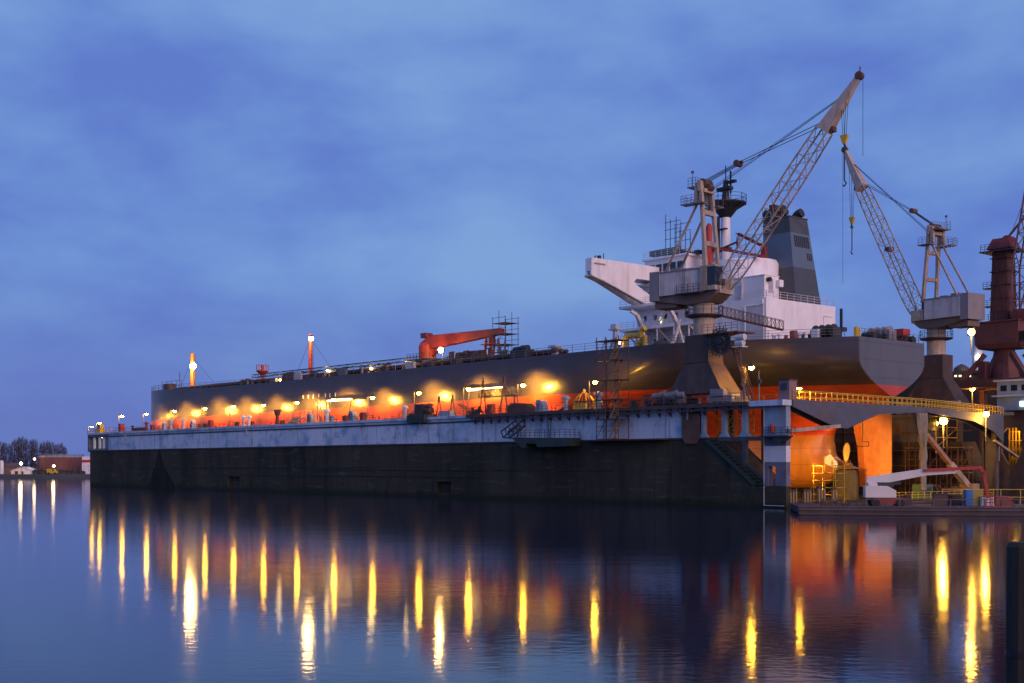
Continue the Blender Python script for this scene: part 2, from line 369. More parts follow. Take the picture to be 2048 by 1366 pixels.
lw.build('wall_lower', WL, dock)
s = MB(); s.bar((-12.6, -.15, 8.7), (-4.6, -.15, 2.9), .35, .5); s.bar((-10.9, .3, 9.0), (-3.2, .3, 3.05), .5, .25)
for i in range(14):
    t = i/13; s.box(-12.4+8*t, -11.2+8*t, -.25, .0, 8.6-5.75*t, 8.72-5.75*t)
s.build('side_stair', greenp, dock)
s = MB()                # long fenders and seams on the lower wall
s.box(-LEN+3, -12, -.14, -.003, 8.75, 9.0)
s.build('rubbing_strake', M('dark red strake', (.05, .03, .035), .7), dock)
s = MB()
for (xa, za, xb, zb) in ((-190, 4.6, -90, 4.9), (-150, 3.3, -60, 3.4), (-110, 4.4, -30, 4.6)): s.bar((xa, -.05, za), (xb, -.05, zb), .09, .12)
for x in range(-212, -12, 10): s.bar((x, -.01, .2), (x, -.01, 8.7), .06, .06)
s.build('wall_seam', M('black seam', (.02, .021, .02), .7), dock)
st = MB(); xa = xz(318,900,0)[0]; xb = xz(298,975,0)[0]; xc = xz(352,975,0)[0]
st.prism([(xa-.5,8.7),(xa+.5,8.7),(lerp(xa,xc,.35),4.5),(xc-1.2,1.2),(xc,.1),(xb,.1),(xb+.8,2.0),(lerp(xa,xb,.4),5.0)],'y',-.02,-.004); wm_ = M('wet stain', (.027,.025,.022), .9, var=.5, scale=1.2, zs=.1); wm_.node_tree.nodes['Principled BSDF'].inputs['Specular IOR Level'].default_value = .08; st.build('wet_stain', wm_, dock)
# upper wall
u = MB(); u.box(-206.5, -17.0, .0, 4.5, 9.0, 12.95); u.build('wall_upper', WU, dock)
u = MB(); u.box(-LEN+.2, -60, -.28, 4.75, 12.95, DZ-.003); u.box(-60, -5, -.3, 4.75, 12.95, DZ-.001)
u.box(-5, .25, -1.0, 4.75, 12.75, DZ+.05); u.build('deck_edge', WU, dock)
u = MB(); u.box(-LEN+.4, -60, -.12, -.003, 12.25, 12.5); u.build('edge_pipe', dsteel, dock)
u = MB()
for x in range(-200, -18, 12):
    u.box(x, x+.12, -.07, -.002, 9, 12.25)
    if x % 5 == 0: u.box(x+4, x+4.25, -.32, -.03, 11.4, 13.2)
u.build('wall_rib', M('grey blue rib', (.28, .32, .4), .6, var=.2, dirt=RUST), dock)
# overhanging working platform at the stern end
u = MB(); u.box(-62, -5.003, -1.3, -.303, 12.9, 13.38)
for i in range(29):
    x = -61+i*2
    if x > -5.5: break
    u.prism([(x, 12.9), (x+.1, 12.9), (x+.1, 12.0), (x, 12.0)], 'y', -.2, -.02); u.bar((x+.05, -1.2, 12.9), (x+.05, -.02, 11.9), .12)
    u.bar((x, -1.3, 12.9), (x+1, -1.3, 12.45), .08); u.bar((x+1, -1.3, 12.45), (x+2, -1.3, 12.9), .08)
u.bar((-62, -1.3, 12.45), (-5, -1.3, 12.45), .1)
u.build('side_platform', brown, dock)
# open frame at the stern end: columns between four openings
cols = [(-17.0-.2, -17.0+.05), (-13.7, -13.2), (-10.25, -9.67), (-6.96, -6.24)]
c = MB()
for y0, y1 in ((0, .6),):
    for a, b in cols[1:]:
        c.box(a, b, y0, y1, 9.0, 12.95)
        for sgn, xx in ((-1, a), (1, b)):
            c.prism([(xx, 12.95), (xx+sgn*.5, 12.95), (xx, 12.2)], 'y', y0+.01, y1-.01); c.prism([(xx, 9.0), (xx+sgn*.5, 9.0), (xx, 9.6)], 'y', y0+.01, y1-.01)
    c.prism([(-17.0, 12.95), (-16.2, 12.95), (-17.0, 12.05)], 'y', y0+.01, y1-.01); c.prism([(-3.4, 12.95), (-4.2, 12.95), (-3.4, 12.05)], 'y', y0+.01, y1-.01)
    c.box(-17, -3.4, y0+.02, y1-.02, 12.5, 12.94)
c.build('frame_column', blueg, dock)
c = MB(); c.prism([(-16.98,9.0),(-13.72,9.0),(-13.72,12.9),(-16.98,12.9)], 'y', .9, 1.0); c.prism([(-16.3,8.2),(-14.3,8.2),(-13.8,9.2),(-13.8,12.2),(-16.9,12.2),(-16.9,9.2)], 'y', -.25, -.1); c.build('opening_cover', rustm, dock)
c = MB(); c.box(-11.2, -3.4, .0, .6, 8.45, 9.0); c.box(-6.9, -6.3, .02, .58, 4.7, 8.45); c.build('frame_beam', M('dark violet steel', (.06,.05,.065), .6), dock)
# end pillar: painted blue, dark band, white band, grey with a doorway
def pillar(y0, y1):
    c = MB(); c.box(-3.4, 0, y0, y1, 9.0, 12.75); c.build('end_pillar', blueg, dock)
    c = MB(); c.box(-3.4, -.001, y0+.002, y1-.002, 7.75, 9.0); c.build('pillar_band', M('band violet', (.1,.09,.12), .6), dock)
    c = MB(); c.box(-3.4, 0, y0, y1, 5.75, 7.75); c.build('pillar_band', M('band white', (.62,.58,.6), .6, var=.1), dock)
    c = MB(); gv = M('pillar grey violet', (.15,.13,.17), .6)
    c.box(-3.4, -2.75, y0, y1, 2.75, 5.75); c.box(-1.6, 0, y0, y1, 2.75, 5.75); c.box(-2.75, -1.6, y0, y1, 5.2, 5.75); c.build('pillar_foot', gv, dock)
pillar(0, .9)
c = MB(); c.box(-2.0, -.2, W-4.4, W-3.6, .5, 12.9); c.box(-2.6,-2.2,W-4.4,W-3.8,.5,12.9); c.build('far_pillar', M('far pillar', (.07,.06,.065), .65, var=.3, dirt=RUST), dock)
c = MB()
for a, b in ((-13.1,-10.3),(-9.6,-7.0)):
    for k in range(4): c.bar((lerp(a,b,k/3),2.6,9.0),(lerp(a,b,k/3),2.6,12.9),.1)
    for z in (9.9,10.9,11.9): c.bar((a,2.6,z),(b,2.6,z),.09)
    c.bar((a,2.5,9.1),(b,2.5,11.8),.12); c.bar((a,3.0,9.0),(lerp(a,b,.8),3.0,10.6),.12); c.bar((b,2.5,9.1),(a,2.5,11.5),.1)
c.build('inner_scaffold', yellow, dock)
c = MB(); c.box(-12.3,-11.7,3.9,4.5,9,12.95); c.box(-6.9,-6.4,3.9,4.5,.5,12.95); c.build('inner_column', rustm, dock)
c = MB(); c.rail([(-3.0,-.9,9.05),(.9,-.9,9.05),(.9,.6,9.05)], 1.0, 1.0, .06); c.box(-3.2, 1.2, -1.1, -.003, 8.85, 9.02); c.prism([(-1.5,8.85),(1.1,8.85),(-.6,8.0)], 'y', -.9, -.02); c.build('side_balcony', dsteel, dock)
c = MB(); c.lathe((-2.0,-.15,9.9), [(.3,-.5),(.33,0),(.3,.5)], 10); c.build('red_cylinder', redp, dock)
c = MB(); c.path([(-3.3,-.12,13.3),(-3.3,-.12,2.3),(-3.3,-.12,.3),(-.2,-.12,.3)], .05, 6); c.build('drain_pipe', wgrey, dock)
# bow end opening with white columns
c = MB(); c.box(-LEN, -206.5, .7, 4.5, 9, 9.35); c.box(-LEN, -206.5, 4.2, 4.5, 9, 12.95); c.box(-LEN, -LEN+.9, .0, 4.5, 8.6, 12.95); c.box(-208.5, -206.5, 0, 4.2, 9.0, 12.95); c.box(-LEN, -206.5, 0, .6, 12.4, 12.95); c.box(-LEN, -206.5, 0, .6, 9.0, 9.4)
c.build('end_frame', msteel, dock)
c = MB()
for x in (-216, -212.6, -210): MB().box(x-.35, x+.35, .05, .55, 9.4, 12.4).build('frame_column', white, dock)
# far wing
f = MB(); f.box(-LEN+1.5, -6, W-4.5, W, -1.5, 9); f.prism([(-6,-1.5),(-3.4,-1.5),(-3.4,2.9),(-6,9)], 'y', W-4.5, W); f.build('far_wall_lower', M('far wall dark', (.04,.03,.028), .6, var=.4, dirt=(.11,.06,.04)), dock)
f = MB(); f.box(-LEN, -12, W-4.5, W, 9, 12.95); f.box(-LEN, .2, W-4.8, W+.3, 12.95, DZ)
for a, b in ((-9.6,-9.0),(-6.5,-5.9)): f.box(a, b, W-4.5, W-3.9, 9, 12.95)
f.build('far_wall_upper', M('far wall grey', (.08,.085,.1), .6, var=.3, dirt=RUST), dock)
f = MB()
for x in range(-60, -6, 3): f.box(x, x+.15, W-4.62, W-4.502, 3, 12.9)
for z in (5.2, 7.6, 10.6): f.tube((-70, W-4.75, z), (-4, W-4.75, z), .12)
f.build('wall_pipe', rustm, dock)
f = MB(); f.box(-19, -16, W-4.9, W-4.51, 10.3, 12.2); 
for i in range(6): f.box(-18.8+i*.45, -18.5+i*.45, W-5.0, W-4.9, 10.4, 12.0)
f.build('vent_grille', rustm, dock)
# railings
r = MB(); r.rail([(-LEN+.3, -.15, DZ), (-62, -.15, DZ)], 1.1, 2.0, .05); r.rail([(-62, -1.2, DZ), (-5, -1.2, DZ)], 1.1, 2.0, .05); r.rail([(-LEN+.3,-.15,DZ),(-LEN+.3,4.6,DZ)],1.1,2,.05); r.build('outer_railing', rustm, dock)
r = MB(); r.rail([(-LEN+.3, 4.65, DZ), (-1, 4.65, DZ)], 1.1, 2.0, .05); r.build('inner_railing', rustm, dock)
r = MB(); r.rail([(-LEN+.3, W-4.6, DZ), (-1, W-4.6, DZ)], 1.1, 2.5, .06); r.build('far_railing', rustm, dock)
r = MB(); r.box(-LEN, -206.6, .62, 4.18, 12.3, 12.36); r.build('end_ceiling', wgrey, dock)
lt = MB(); lt.box(-216.5,-209,2.2,2.4,12.2,12.28); lt.build('ceiling_lamp', EM('cool tube', (.85,1,.85), 6), dock)
# keel blocks carry the ship
kb = MB()
for i in range(52): kb.box(-208+i*3.75, -206.4+i*3.75, 26.3, 28.7, .5, 1.88)
kb.build('keel_block', timber, dock)

# ================================================================== SHIP
CY = 27.5; HB = 20.5; DK = 22.8
ship = thing('tanker_ship', 'huge grey tanker ship with red underbody and white superstructure resting in the dry dock', 'ship', (-110, CY, 3))
def piece(x, pts):
    if x <= pts[0][0]: return pts[0][1]
    for (a, b), (c_, d) in zip(pts, pts[1:]):
        if x <= c_: return lerp(b, d, (x-a)/(c_-a))
    return pts[-1][1]
def sm(t): t = max(0, min(1, t)); return t*t*(3-2*t)
ZL = [1.9,2.1,2.5,3.2,4.0,4.8,5.4,6.0,6.6,7.2,8.2,9.0,9.8,10.5,11.2,11.9,12.7,13.4,14.1,14.8,15.1,15.6,16.3,17.0,17.8,18.7,19.6,21.2,22.8]
def xend(z): return piece(z, [(1.9,-15),(3,-12.6),(4.4,-11.2),(5.6,-11.2),(6.3,-12.6),(7.2,-12.95),(9.4,-12.95),(10.5,-12.0),(11.7,-9.6),(12.5,-8.4),(14.8,-2.6),(15,-2.5),(30,-2.5)])
def bend(z): return .2 if z <= 14.8 else (8*max(.02, 1-((19.6-z)/4.85)**1.65) if z < 19.6 else 8.0)
def xs0(z): return piece(z, [(3,-52),(8,-62),(12,-56),(16,-42),(20,-31),(23,-29)])
def B0(z): return HB if z > 4.4 else HB-2.5+math.sqrt(max(0, 2.5**2-(4.4-z)**2))
def halfb(z, s):       # s 0..1 along the run
    wv = sm((z-8.5)/8.0); g_ = wv*(1-s**1.4)+(1-wv)*(1-s)**1.25
    be = bend(z); b = be+(B0(z)-be)*g_
    if z < 11:
        x = lerp(xs0(z), xend(z), s); q = min(1, max(0, (xend(z)-x)/2.2))
        bl = 3.7*math.sqrt(max(0, 1-((z-6.3)/4.45)**2))*math.sqrt(max(0, 1-(1-q)**2))
        b = (max(b,.01)**3+max(bl,.01)**3)**(1/3)
    return max(b, .15)
def sheer(x): return 1.3*sm((-x-150)/70)
NB, NA = 16, 34
XB = -219.0
def ring(z):
    row = []
    zz = z
    for i in range(NB+1):                    # bow: ellipse
        q = i/NB; ang = q*PI/2
        x = XB+34*(1-math.cos(ang)) if True else 0
        bb = (B0(z))*math.sin(ang)**(.9 if z > 14 else 1.2)
        row.append((x, max(.15, bb)))
    for i in range(1, 9): row.append((lerp(XB+34, xs0(z), i/8), B0(z)))
    for i in range(1, NA+1):
        s_ = 1-(1-i/NA)**1.6
        row.append((lerp(xs0(z), xend(z), s_), halfb(z, s_)))
    return row
h = MB(); rows = [ring(z) for z in ZL]; nc = len(rows[0])
def hz_(x, z): return z+sheer(x)*max(0, (z-19.6)/3.2)
for side in (-1, 1):
    k0 = len(h.v); vs = [(x, CY+side*b, hz_(x, z)) for z, rw in zip(ZL, rows) for x, b in rw]
    h.add(vs, [(r_*nc+i, r_*nc+i+1, (r_+1)*nc+i+1, (r_+1)*nc+i) for r_ in range(len(ZL)-1) for i in range(nc-1)])
nl = len(ZL); off = nl*nc
h.f += [(r_*nc+nc-1, (r_+1)*nc+nc-1, off+(r_+1)*nc+nc-1, off+r_*nc+nc-1) for r_ in range(nl-1)]    # transom
h.f += [(r_*nc, (r_+1)*nc, off+(r_+1)*nc, off+r_*nc) for r_ in range(nl-1)]
h.f += [(i, i+1, off+i+1, off+i) for i in range(nc-1)]
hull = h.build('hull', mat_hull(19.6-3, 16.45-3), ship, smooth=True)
d = MB(); top = rows[-1]
vs = [(x, CY-b+.02, hz_(x, DK)-.05) for x, b in top]+[(x, CY+b-.02, hz_(x, DK)-.05) for x, b in top]
d.add(vs, [(i, i+1, nc+i+1, nc+i) for i in range(nc-1)]); d.build('deck', deckm, ship)
# gunwale and railing following the deck edge
r = MB(); near = [Vector((x, CY-b, hz_(x, DK))) for x, b in top if x > -217]
pts = [near[0]]
for p_ in near[1:]:
    if (p_-pts[-1]).length > 3: pts.append(p_)
r.rail(pts, 1.15, 2.6, .06, 2); r.build('deck_railing', msteel, ship)
r = MB(); r.rail([Vector((-2.6, CY-8, DK)), Vector((-2.6, CY+8, DK))], 1.1, 1.3, .05); r.build('stern_railing', dsteel, ship)
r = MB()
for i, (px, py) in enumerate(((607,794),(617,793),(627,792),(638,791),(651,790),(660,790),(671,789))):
    x, z = xz(px, py, 7); MB().box(x-.12, x+.12, 6.93, 6.99, z-.35-.1*(i%3), z+.35).build('hull_glint', M('glint white', (.8,.8,.8), .5), ship)  # small light reflections put on the hull side as white strokes
# rudder
r = MB()
def foil(z, x0, x1, t):
    return [(x0, CY, z), (lerp(x0,x1,.25), CY-t, z), (lerp(x0,x1,.7), CY-t*.6, z), (x1, CY-.05, z), (x1, CY+.05, z), (lerp(x0,x1,.7), CY+t*.6, z), (lerp(x0,x1,.25), CY+t, z)]
secs = [foil(2.3,-7.9,-2.7,.55), foil(8,-8.3,-2.7,.6), foil(10,-8.8,-2.7,.6), foil(13.2,-9.2,-2.7,.6), foil(14.6,-9.0,-3.2,.6)]
r.add([p_ for s_ in secs for p_ in s_], [(k*7+i, k*7+(i+1)%7, (k+1)*7+(i+1)%7, (k+1)*7+i) for k in range(4) for i in range(7)]+[tuple(range(7)), tuple(range(28,35))])
rud = r.build('rudder', M('rudder orange', (.46,.14,.032), .5, var=.18, scale=.9, dirt=(.3,.07,.03), damt=.7), ship)
r = MB(); r.box(-7.05,-6.95, CY-.63, CY-.5, 8.6, 14.5); r.box(-7.0,-6.0, CY-.6, CY-.42, 8.6, 8.7); r.box(-6.1,-6.0, CY-.56, CY-.4, 8.0, 8.6); r.box(-8.3,-6.0, CY-.66, CY-.4, 7.95, 8.05); r.build('rudder_seam', black, rud)
# propeller
r = MB(); r.tube((-11.4, CY, 5.3), (-9.2, CY, 5.3), .75, .3, 14); pr = r.build('propeller', M('bronze', (.5,.33,.1), .3, metal=.8, var=.2), ship)
for k in range(4):
    r = MB(); a0 = k*PI/2+.12
    vs = []
    for i, (rr, wd) in enumerate(((.6,.4),(1.3,.75),(2.1,1.0),(2.8,.8),(3.3,.2))):
        for sg in (-1, 1):
            an = a0+sg*wd/rr*.24
            for th in (-.07, .07): vs.append((-10.3+sg*wd*.4+th, CY+rr*math.sin(an), 5.3+rr*math.cos(an)))
    fs = []
    for i in range(4):
        b0 = i*4; b1 = b0+4; fs += [(b0,b0+2,b1+2,b1),(b0+1,b1+1,b1+3,b0+3),(b0,b1,b1+1,b0+1),(b0+2,b0+3,b1+3,b1+2)]
    fs += [(0,1,3,2),(16,18,19,17)]
    r.add(vs, fs).build('blade', MATS['bronze'], pr)

# superstructure
def box_part(name, mat, *b, parent=None):
    m_ = MB()
    for q in b: m_.box(*q)
    return m_.build(name, mat, parent or ship)
house = box_part('deckhouse', white, (-45,-31.5,20.6,35.5,DK-.1,30.7), (-44.6,-32.0,21.4,34.7,30.7,34.0))
box_part('deck_ledge', white, (-46,-30.5,17.4,36,30.3,30.7), (-45.5,-29.5,17.0,37,26.6,27.0), (-45,-31.5,20.0,35.2,34.0,34.3), parent=house)
wh = MB(); wh.box(-44.2,-35.5,21.6,34.4,34.3,38.2); wh.box(-44.5,-35.1,21.2,34.8,38.2,38.5); wheel = wh.build('wheelhouse', white, ship)
g = MB()
for i in range(5): g.box(-43.2+i*1.5,-42.1+i*1.5,21.5,21.62,36.2,37.4)
g.build('window', glass, wheel)
r = MB(); r.rail([(-44.3,21.3,38.5),(-35.2,21.3,38.5),(-35.2,34.6,38.5)], 1.0, 1.3, .05); r.build('railing', wgrey, wheel)
g = MB()
for z, n_ in ((24.6,4),(28.4,5),(32.3,6)):
    for i in range(n_): g.box(-43.5+i*2.2,-42.9+i*2.2,20.5 if z < 30 else 21.3,20.62 if z < 30 else 21.42,z,z+.8)
g.build('window', glass, house)
lx, lzz = xz(1321, 641, 20.55)
box_part('lit_window', winlit, (lx-.12,lx+.2,20.45,20.56,lzz-.4,lzz+.4), parent=house)
# outside stairs and struts
g = MB()
def stair(mb, p, q, wd=.8):
    p = Vector(p); q = Vector(q); n_ = int(abs(q.z-p.z)/.3)
    for sy in (-wd/2, wd/2): mb.bar(p+Vector((0,sy,0)), q+Vector((0,sy,0)), .1, .2); mb.bar(p+Vector((0,sy,1)), q+Vector((0,sy,1)), .05)
    for i in range(n_+1):
        t = p.lerp(q, i/n_); mb.box(t.x-.14, t.x+.14, t.y-wd/2, t.y+wd/2, t.z, t.z+.05)
stair(g, (-39,18.2,27.0), (-35.5,18.2,30.6)); stair(g, (-36.5,18.6,DK), (-33,18.6,26.8)); stair(g,(-43,18.3,DK),(-40,18.3,26.7))
g.build('outside_stair', wgrey, house)
g = MB(); g.rail([(-45.8,17.5,30.7),(-30.7,17.5,30.7)],1.0,1.4,.05); g.rail([(-45.3,17.1,27),(-29.7,17.1,27)],1.0,1.4,.05); g.build('railing', wgrey, house)
g = MB()
for x in (-44.5,-41,-37.5,-34,-31): g.bar((x,17.3,26.6),(x+.6,20.2,24.0),.22); g.bar((x,17.2,26.6),(x,17.2,DK),.18)
g.build('ledge_strut', white, house)
# bridge wings: a deck slab on two cut-out bracket plates
def xf(y): return -42.3-2.1*min(1, max(0, (y-6.4)/7))
wg = MB(); ys_ = [6.4,8.5,11,13.4,21.6]
for a, b in zip(ys_, ys_[1:]):
    for z0, z1 in ((34.9,35.1),):
        wg.add([(xf(a),a,z0),(-41,a,z0),(-41,b,z0),(xf(b),b,z0),(xf(a),a,z1),(-41,a,z1),(-41,b,z1),(xf(b),b,z1)],[(0,3,2,1),(4,5,6,7),(0,1,5,4),(1,2,6,5),(2,3,7,6),(3,0,4,7)])
    wg.add([(xf(a),a,35.1),(xf(a)+.2,a,35.1),(xf(b)+.2,b,35.1),(xf(b),b,35.1),(xf(a),a,36.8),(xf(a)+.2,a,36.8),(xf(b)+.2,b,36.8),(xf(b),b,36.8)],[(0,3,2,1),(4,5,6,7),(0,1,5,4),(1,2,6,5),(2,3,7,6),(3,0,4,7)])
wg.box(-41.2,-41.0,6.4,21.6,35.1,36.9); wg.box(-42.1,-41.2,6.4,6.6,35.1,36.85)
wing = wg.build('bridge_wing', white, ship)
prof_ = [(6.4,34.9),(6.4,34.3),(8.8,33.75),(21.6,29.9),(21.6,31.5),(17.8,32.9),(16.3,33.6),(15.8,34.1),(16.3,34.6),(21.6,34.6),(21.6,34.9)]
bp_ = MB(); bp_.prism(prof_, 'x', -41.35, -41.0); bp_.build('wing_bracket', white, wing)
bp_ = MB(); n_ = len(prof_); bp_.add([(xf(y),y,z) for y, z in prof_]+[(xf(y)+.35,y,z) for y, z in prof_],[tuple(range(n_))[::-1],tuple(range(n_,2*n_))]+[(k,(k+1)%n_,n_+(k+1)%n_,n_+k) for k in range(n_)]); bp_.build('wing_bracket', white, wing)
bp_ = MB(); bp_.prism([(6.4,34.28),(8.8,33.73),(10.2,33.3),(10.2,33.1),(8.8,33.55),(6.4,34.1)], 'x', -42.6, -40.9); bp_.prism([(8.8,33.73),(21.6,29.88),(21.6,29.7),(8.8,33.55)],'x',-41.6,-40.85); bp_.build('wing_soffit', wgrey, wing)
wg = MB(); wg.box(-44.4,-41.0,34.4,49.0,34.9,35.1); wg.box(-41.2,-41.0,34.4,49.0,35.1,36.9); wg.prism([(34.4,28.2),(34.4,34.9),(49,34.9),(49,34.3)],'x',-41.3,-41.0); wg.build('bridge_wing', white, ship)
g = MB(); g.bar((-41.2,7.2,36.9),(-41.2,7.6,37.3),.15); g.box(-41.6,-41.1,8.2,8.6,36.9,37.4); g.bar((-41.2,9.2,36.9),(-41.2,9.2,37.8),.1); g.box(-41.5,-41.0,7.0,9.4,35.9,36.2); g.build('wing_light', dsteel, wing)
# radar mast
mst = MB(Matrix.Translation((1.8,0,0))); mst.lathe((-34.2,27.5,34.2), [(.95,0),(.8,5),(.72,10.4)], 14); mast = mst.build('radar_mast', white, ship, smooth=True)
g = MB(Matrix.Translation((1.8,0,0))); g.lathe((-34.2,27.5,44.3), [(.8,0),(2.0,1.5),(3.3,2.1),(3.3,2.3)], 14); g.lathe((-34.2,27.5,46.6), [(.7,0),(.5,2),(.35,3.6)], 8); g.box(-35.6,-33.0,26.9,27.9,48.6,49.1); g.bar((-34.2,27.5,50),(-34.2,27.5,52.5),.12); g.bar((-33.2,27.5,48),(-33.2,27.5,51.5),.22); g.box(-33.8,-32.2,27.2,27.8,49.6,50.0)
for i in range(10):
    a = i*PI/5; g.bar((-34.2+3.2*math.cos(a),27.5+3.2*math.sin(a),46.6),(-34.2+3.2*math.cos(a),27.5+3.2*math.sin(a),47.8),.07); b_ = a+PI/5
    for zz in (47.2,47.8): g.bar((-34.2+3.2*math.cos(a),27.5+3.2*math.sin(a),zz),(-34.2+3.2*math.cos(b_),27.5+3.2*math.sin(b_),zz),.06)
    g.bar((-34.2+3.2*math.cos(a),27.5+3.2*math.sin(a),46.4),(-34.2+.8*math.cos(a),27.5+.8*math.sin(a),45.0),.08)
g.build('mast_top', black, mast)
g = MB(Matrix.Translation((1.8,0,0))); g.bar((-34.9,26.6,34.5),(-34.9,26.6,44.5),.35); g.box(-35.6,-33,26.0,26.6,42.2,42.4); g.build('mast_cable', dsteel, mast)
fl = MB(Matrix.Translation((1.8,0,0))); fl.prism([(-31.4,41.2),(-30.6,40.5),(-31.3,39.6)], 'y', 26.9, 26.93); fl.build('flag', M('flag white', (.8,.78,.8), .8), mast)
fl = MB(Matrix.Translation((1.8,0,0))); fl.prism([(-31.5,41.0),(-31.0,39.3),(-31.6,39.4)], 'y', 26.85, 26.89); fl.build('flag', redp, mast)
# monkey island clutter: scaffold poles, second radar mast
g = MB()
for x in (-41,-40,-39,-38):
    for y in (23,25.5): g.bar((x,y,38.5),(x,y,45.5-(x+41)*.9),.08)
for z in (40,41.5,43,44.2):
    g.bar((-41.2,23,z),(-37.8,23,z),.07); g.bar((-41.2,25.5,z),(-37.8,25.5,z),.07)
g.box(-42,-37.5,22.5,26,39.3,39.5); g.build('signal_platform', dsteel, wheel)
g = MB(); g.box(-43.8,-38,22.2,23.2,39.0,39.9); g.build('radar_scanner', M('slate', (.1,.13,.14), .6), wheel)
# provision cranes in red
for (px, yb, zt, ln, tx, tz) in ((1418, 23.5, 42.5, 1, 1520, 512),):
    x, z = xz(px, 520, yb)
    g = MB(); g.lathe((x,yb,34.0), [(.75,0),(.75,5.5),(.55,5.6),(.5,8.4),(.25,8.9)], 12); pc = g.build('provision_crane', redp, ship)
    x2, z2 = xz(1525, 513, yb)
    g = MB(); g.bar((x,yb,39.3),(x2,yb,z2),.5,.45); g.build('jib', redp, pc)
x, z = xz(1477, 468, 26.5); x2, z2 = xz(1528, 493, 26.5); g = MB(); g.bar((x,26.5,z),(x2,26.5,z2),.4,.45); g.bar((x,26.5,z),(x,26.5,z+.1),.7); g.bar((x2,26.5,z2),(x2,26.5,30),.7,.7); g.build('provision_crane', dred, ship)
g = MB(); g.bar((xz(1444,510,24)[0],24,38.8),(xz(1475,495,24)[0],24,39.4),.25)
for i in range(5): g.box(-37+i*1.6,-36+i*1.6,23+.4*i,24+.4*i,38.5,39.1)
g.build('antenna', dsteel, wheel)
# engine casing, rounded tank house and funnel
cas = box_part('engine_casing', white, (-31.4,-18,19.2,36.1,DK-.1,29.6))
box_part('casing_recess', wgrey, (-21.6,-18.4,19.0,19.197,DK+.2,28.7), parent=cas)
g = MB(); g.path([(-18.5,19.0,29.4),(-18.5,19.0,28.8),(-19.2,19.0,28.6),(-21.7,19.0,28.6),(-21.7,19.0,23)], .12, 8); g.build('casing_pipe', white, cas); g = MB(); g.bar((-17.9,24,24),(-17.9,36,24),.12); g.bar((-17.9,33,28),(-17.9,35.3,28),.1); g.bar((-17.9,33,28),(-17.9,33,23),.07)
g.build('wall_bar', white, cas)
g = MB(); g.rail([(-30.5,19.5,29.6),(-18.2,19.5,29.6),(-18.2,35.9,29.6)],1.1,1.6,.06); g.build('railing', wgrey, cas)
g = MB(); g.lathe((-27.8,26.5,29.55), [(5.4,0),(5.4,6.4),(5.0,7.0),(.2,7.4)], 28); g.build('rounded_house', white, ship, smooth=True)
sm_ = box_part('roof_cabin', white, (-25.6,-18.9,19.9,23.3,29.62,33.0), (-25.7,-18.8,19.8,23.4,33.0,33.12))
box_part('cabin_louvre', M('louvre lilac', (.42,.38,.45), .6), (-18.9,-18.82,20.9,21.9,30.6,32.6), parent=sm_)
g = MB(); g.tube((-18.95,20.6,32.4),(-18.3,20.6,32.4),.3,.35,10); g.build('cabin_fan', black, sm_)
box_part('cabin_unit', white, (-18.8,-18.2,22.6,23.5,31.5,32.5), parent=sm_)
box_part('cabin_door', wgrey, (-24.2,-23.2,19.82,19.9,29.9,31.9), (-23.0,-22.8,19.6,19.9,29.8,33.4), parent=sm_)
fn = MB(); FB = (-25.4,-19.3,28,34.3); FT = (-26.0,-21.1,28.7,33.2)
def fl_(t): return tuple(lerp(a, b, t) for a, b in zip(FB, FT))
zf = lambda t: lerp(29.6, 43.0, t)
fn.frus(fl_(0), zf(0), fl_(.42), zf(.42)); fun = fn.build('funnel', fgrey, ship)
m_ = MB(); m_.frus(fl_(.42), zf(.42), fl_(.82), zf(.82)); m_.build('funnel_band', fblue, fun)
m_ = MB(); m_.frus(fl_(.82), zf(.82), fl_(1), zf(1)); m_.frus((-26.1,-21.0,28.6,33.3),zf(1),(-26.1,-21.0,28.6,33.3),zf(1)+.15); m_.build('funnel_cap', M('funnel top', (.06,.065,.065), .5), fun)
m_ = MB()
def aft(t, y, e=.03): return (fl_(t)[1]+e, y, zf(t))
for i in range(8):
    y0 = 29.35+i*.47
    m_.add([aft(.66,y0),aft(.66,y0+.32),aft(.79,y0+.32-.02),aft(.79,y0-.02),aft(.66,y0,-.1),aft(.66,y0+.32,-.1),aft(.79,y0+.3,-.1),aft(.79,y0-.02,-.1)],[(0,1,2,3),(4,7,6,5),(0,4,5,1),(1,5,6,2),(2,6,7,3),(3,7,4,0)])
for i in range(3):
    y0 = 32.1+i*.45
    m_.add([aft(.52,y0),aft(.52,y0+.25),aft(.6,y0+.25),aft(.6,y0),aft(.52,y0,-.1),aft(.52,y0+.25,-.1),aft(.6,y0+.25,-.1),aft(.6,y0,-.1)],[(0,1,2,3),(4,7,6,5),(0,4,5,1),(1,5,6,2),(2,6,7,3),(3,7,4,0)])
m_.build('louvre', black, fun)
for (x, y, r_, hh, dx) in ((-25.2,30,.75,1.2,-1.3),(-24.2,30.6,.9,1.6,.9),(-22.2,32.0,.7,.9,1.0)):
    m_ = MB(); m_.path([(x,y,42.9),(x,y,43.1+hh*.5),(x+dx*.4,y,43.1+hh*.8),(x+dx,y,43.3+hh*.8)], r_, 12); m_.build('exhaust_pipe', M('soot', (.025,.02,.022), .6), fun)
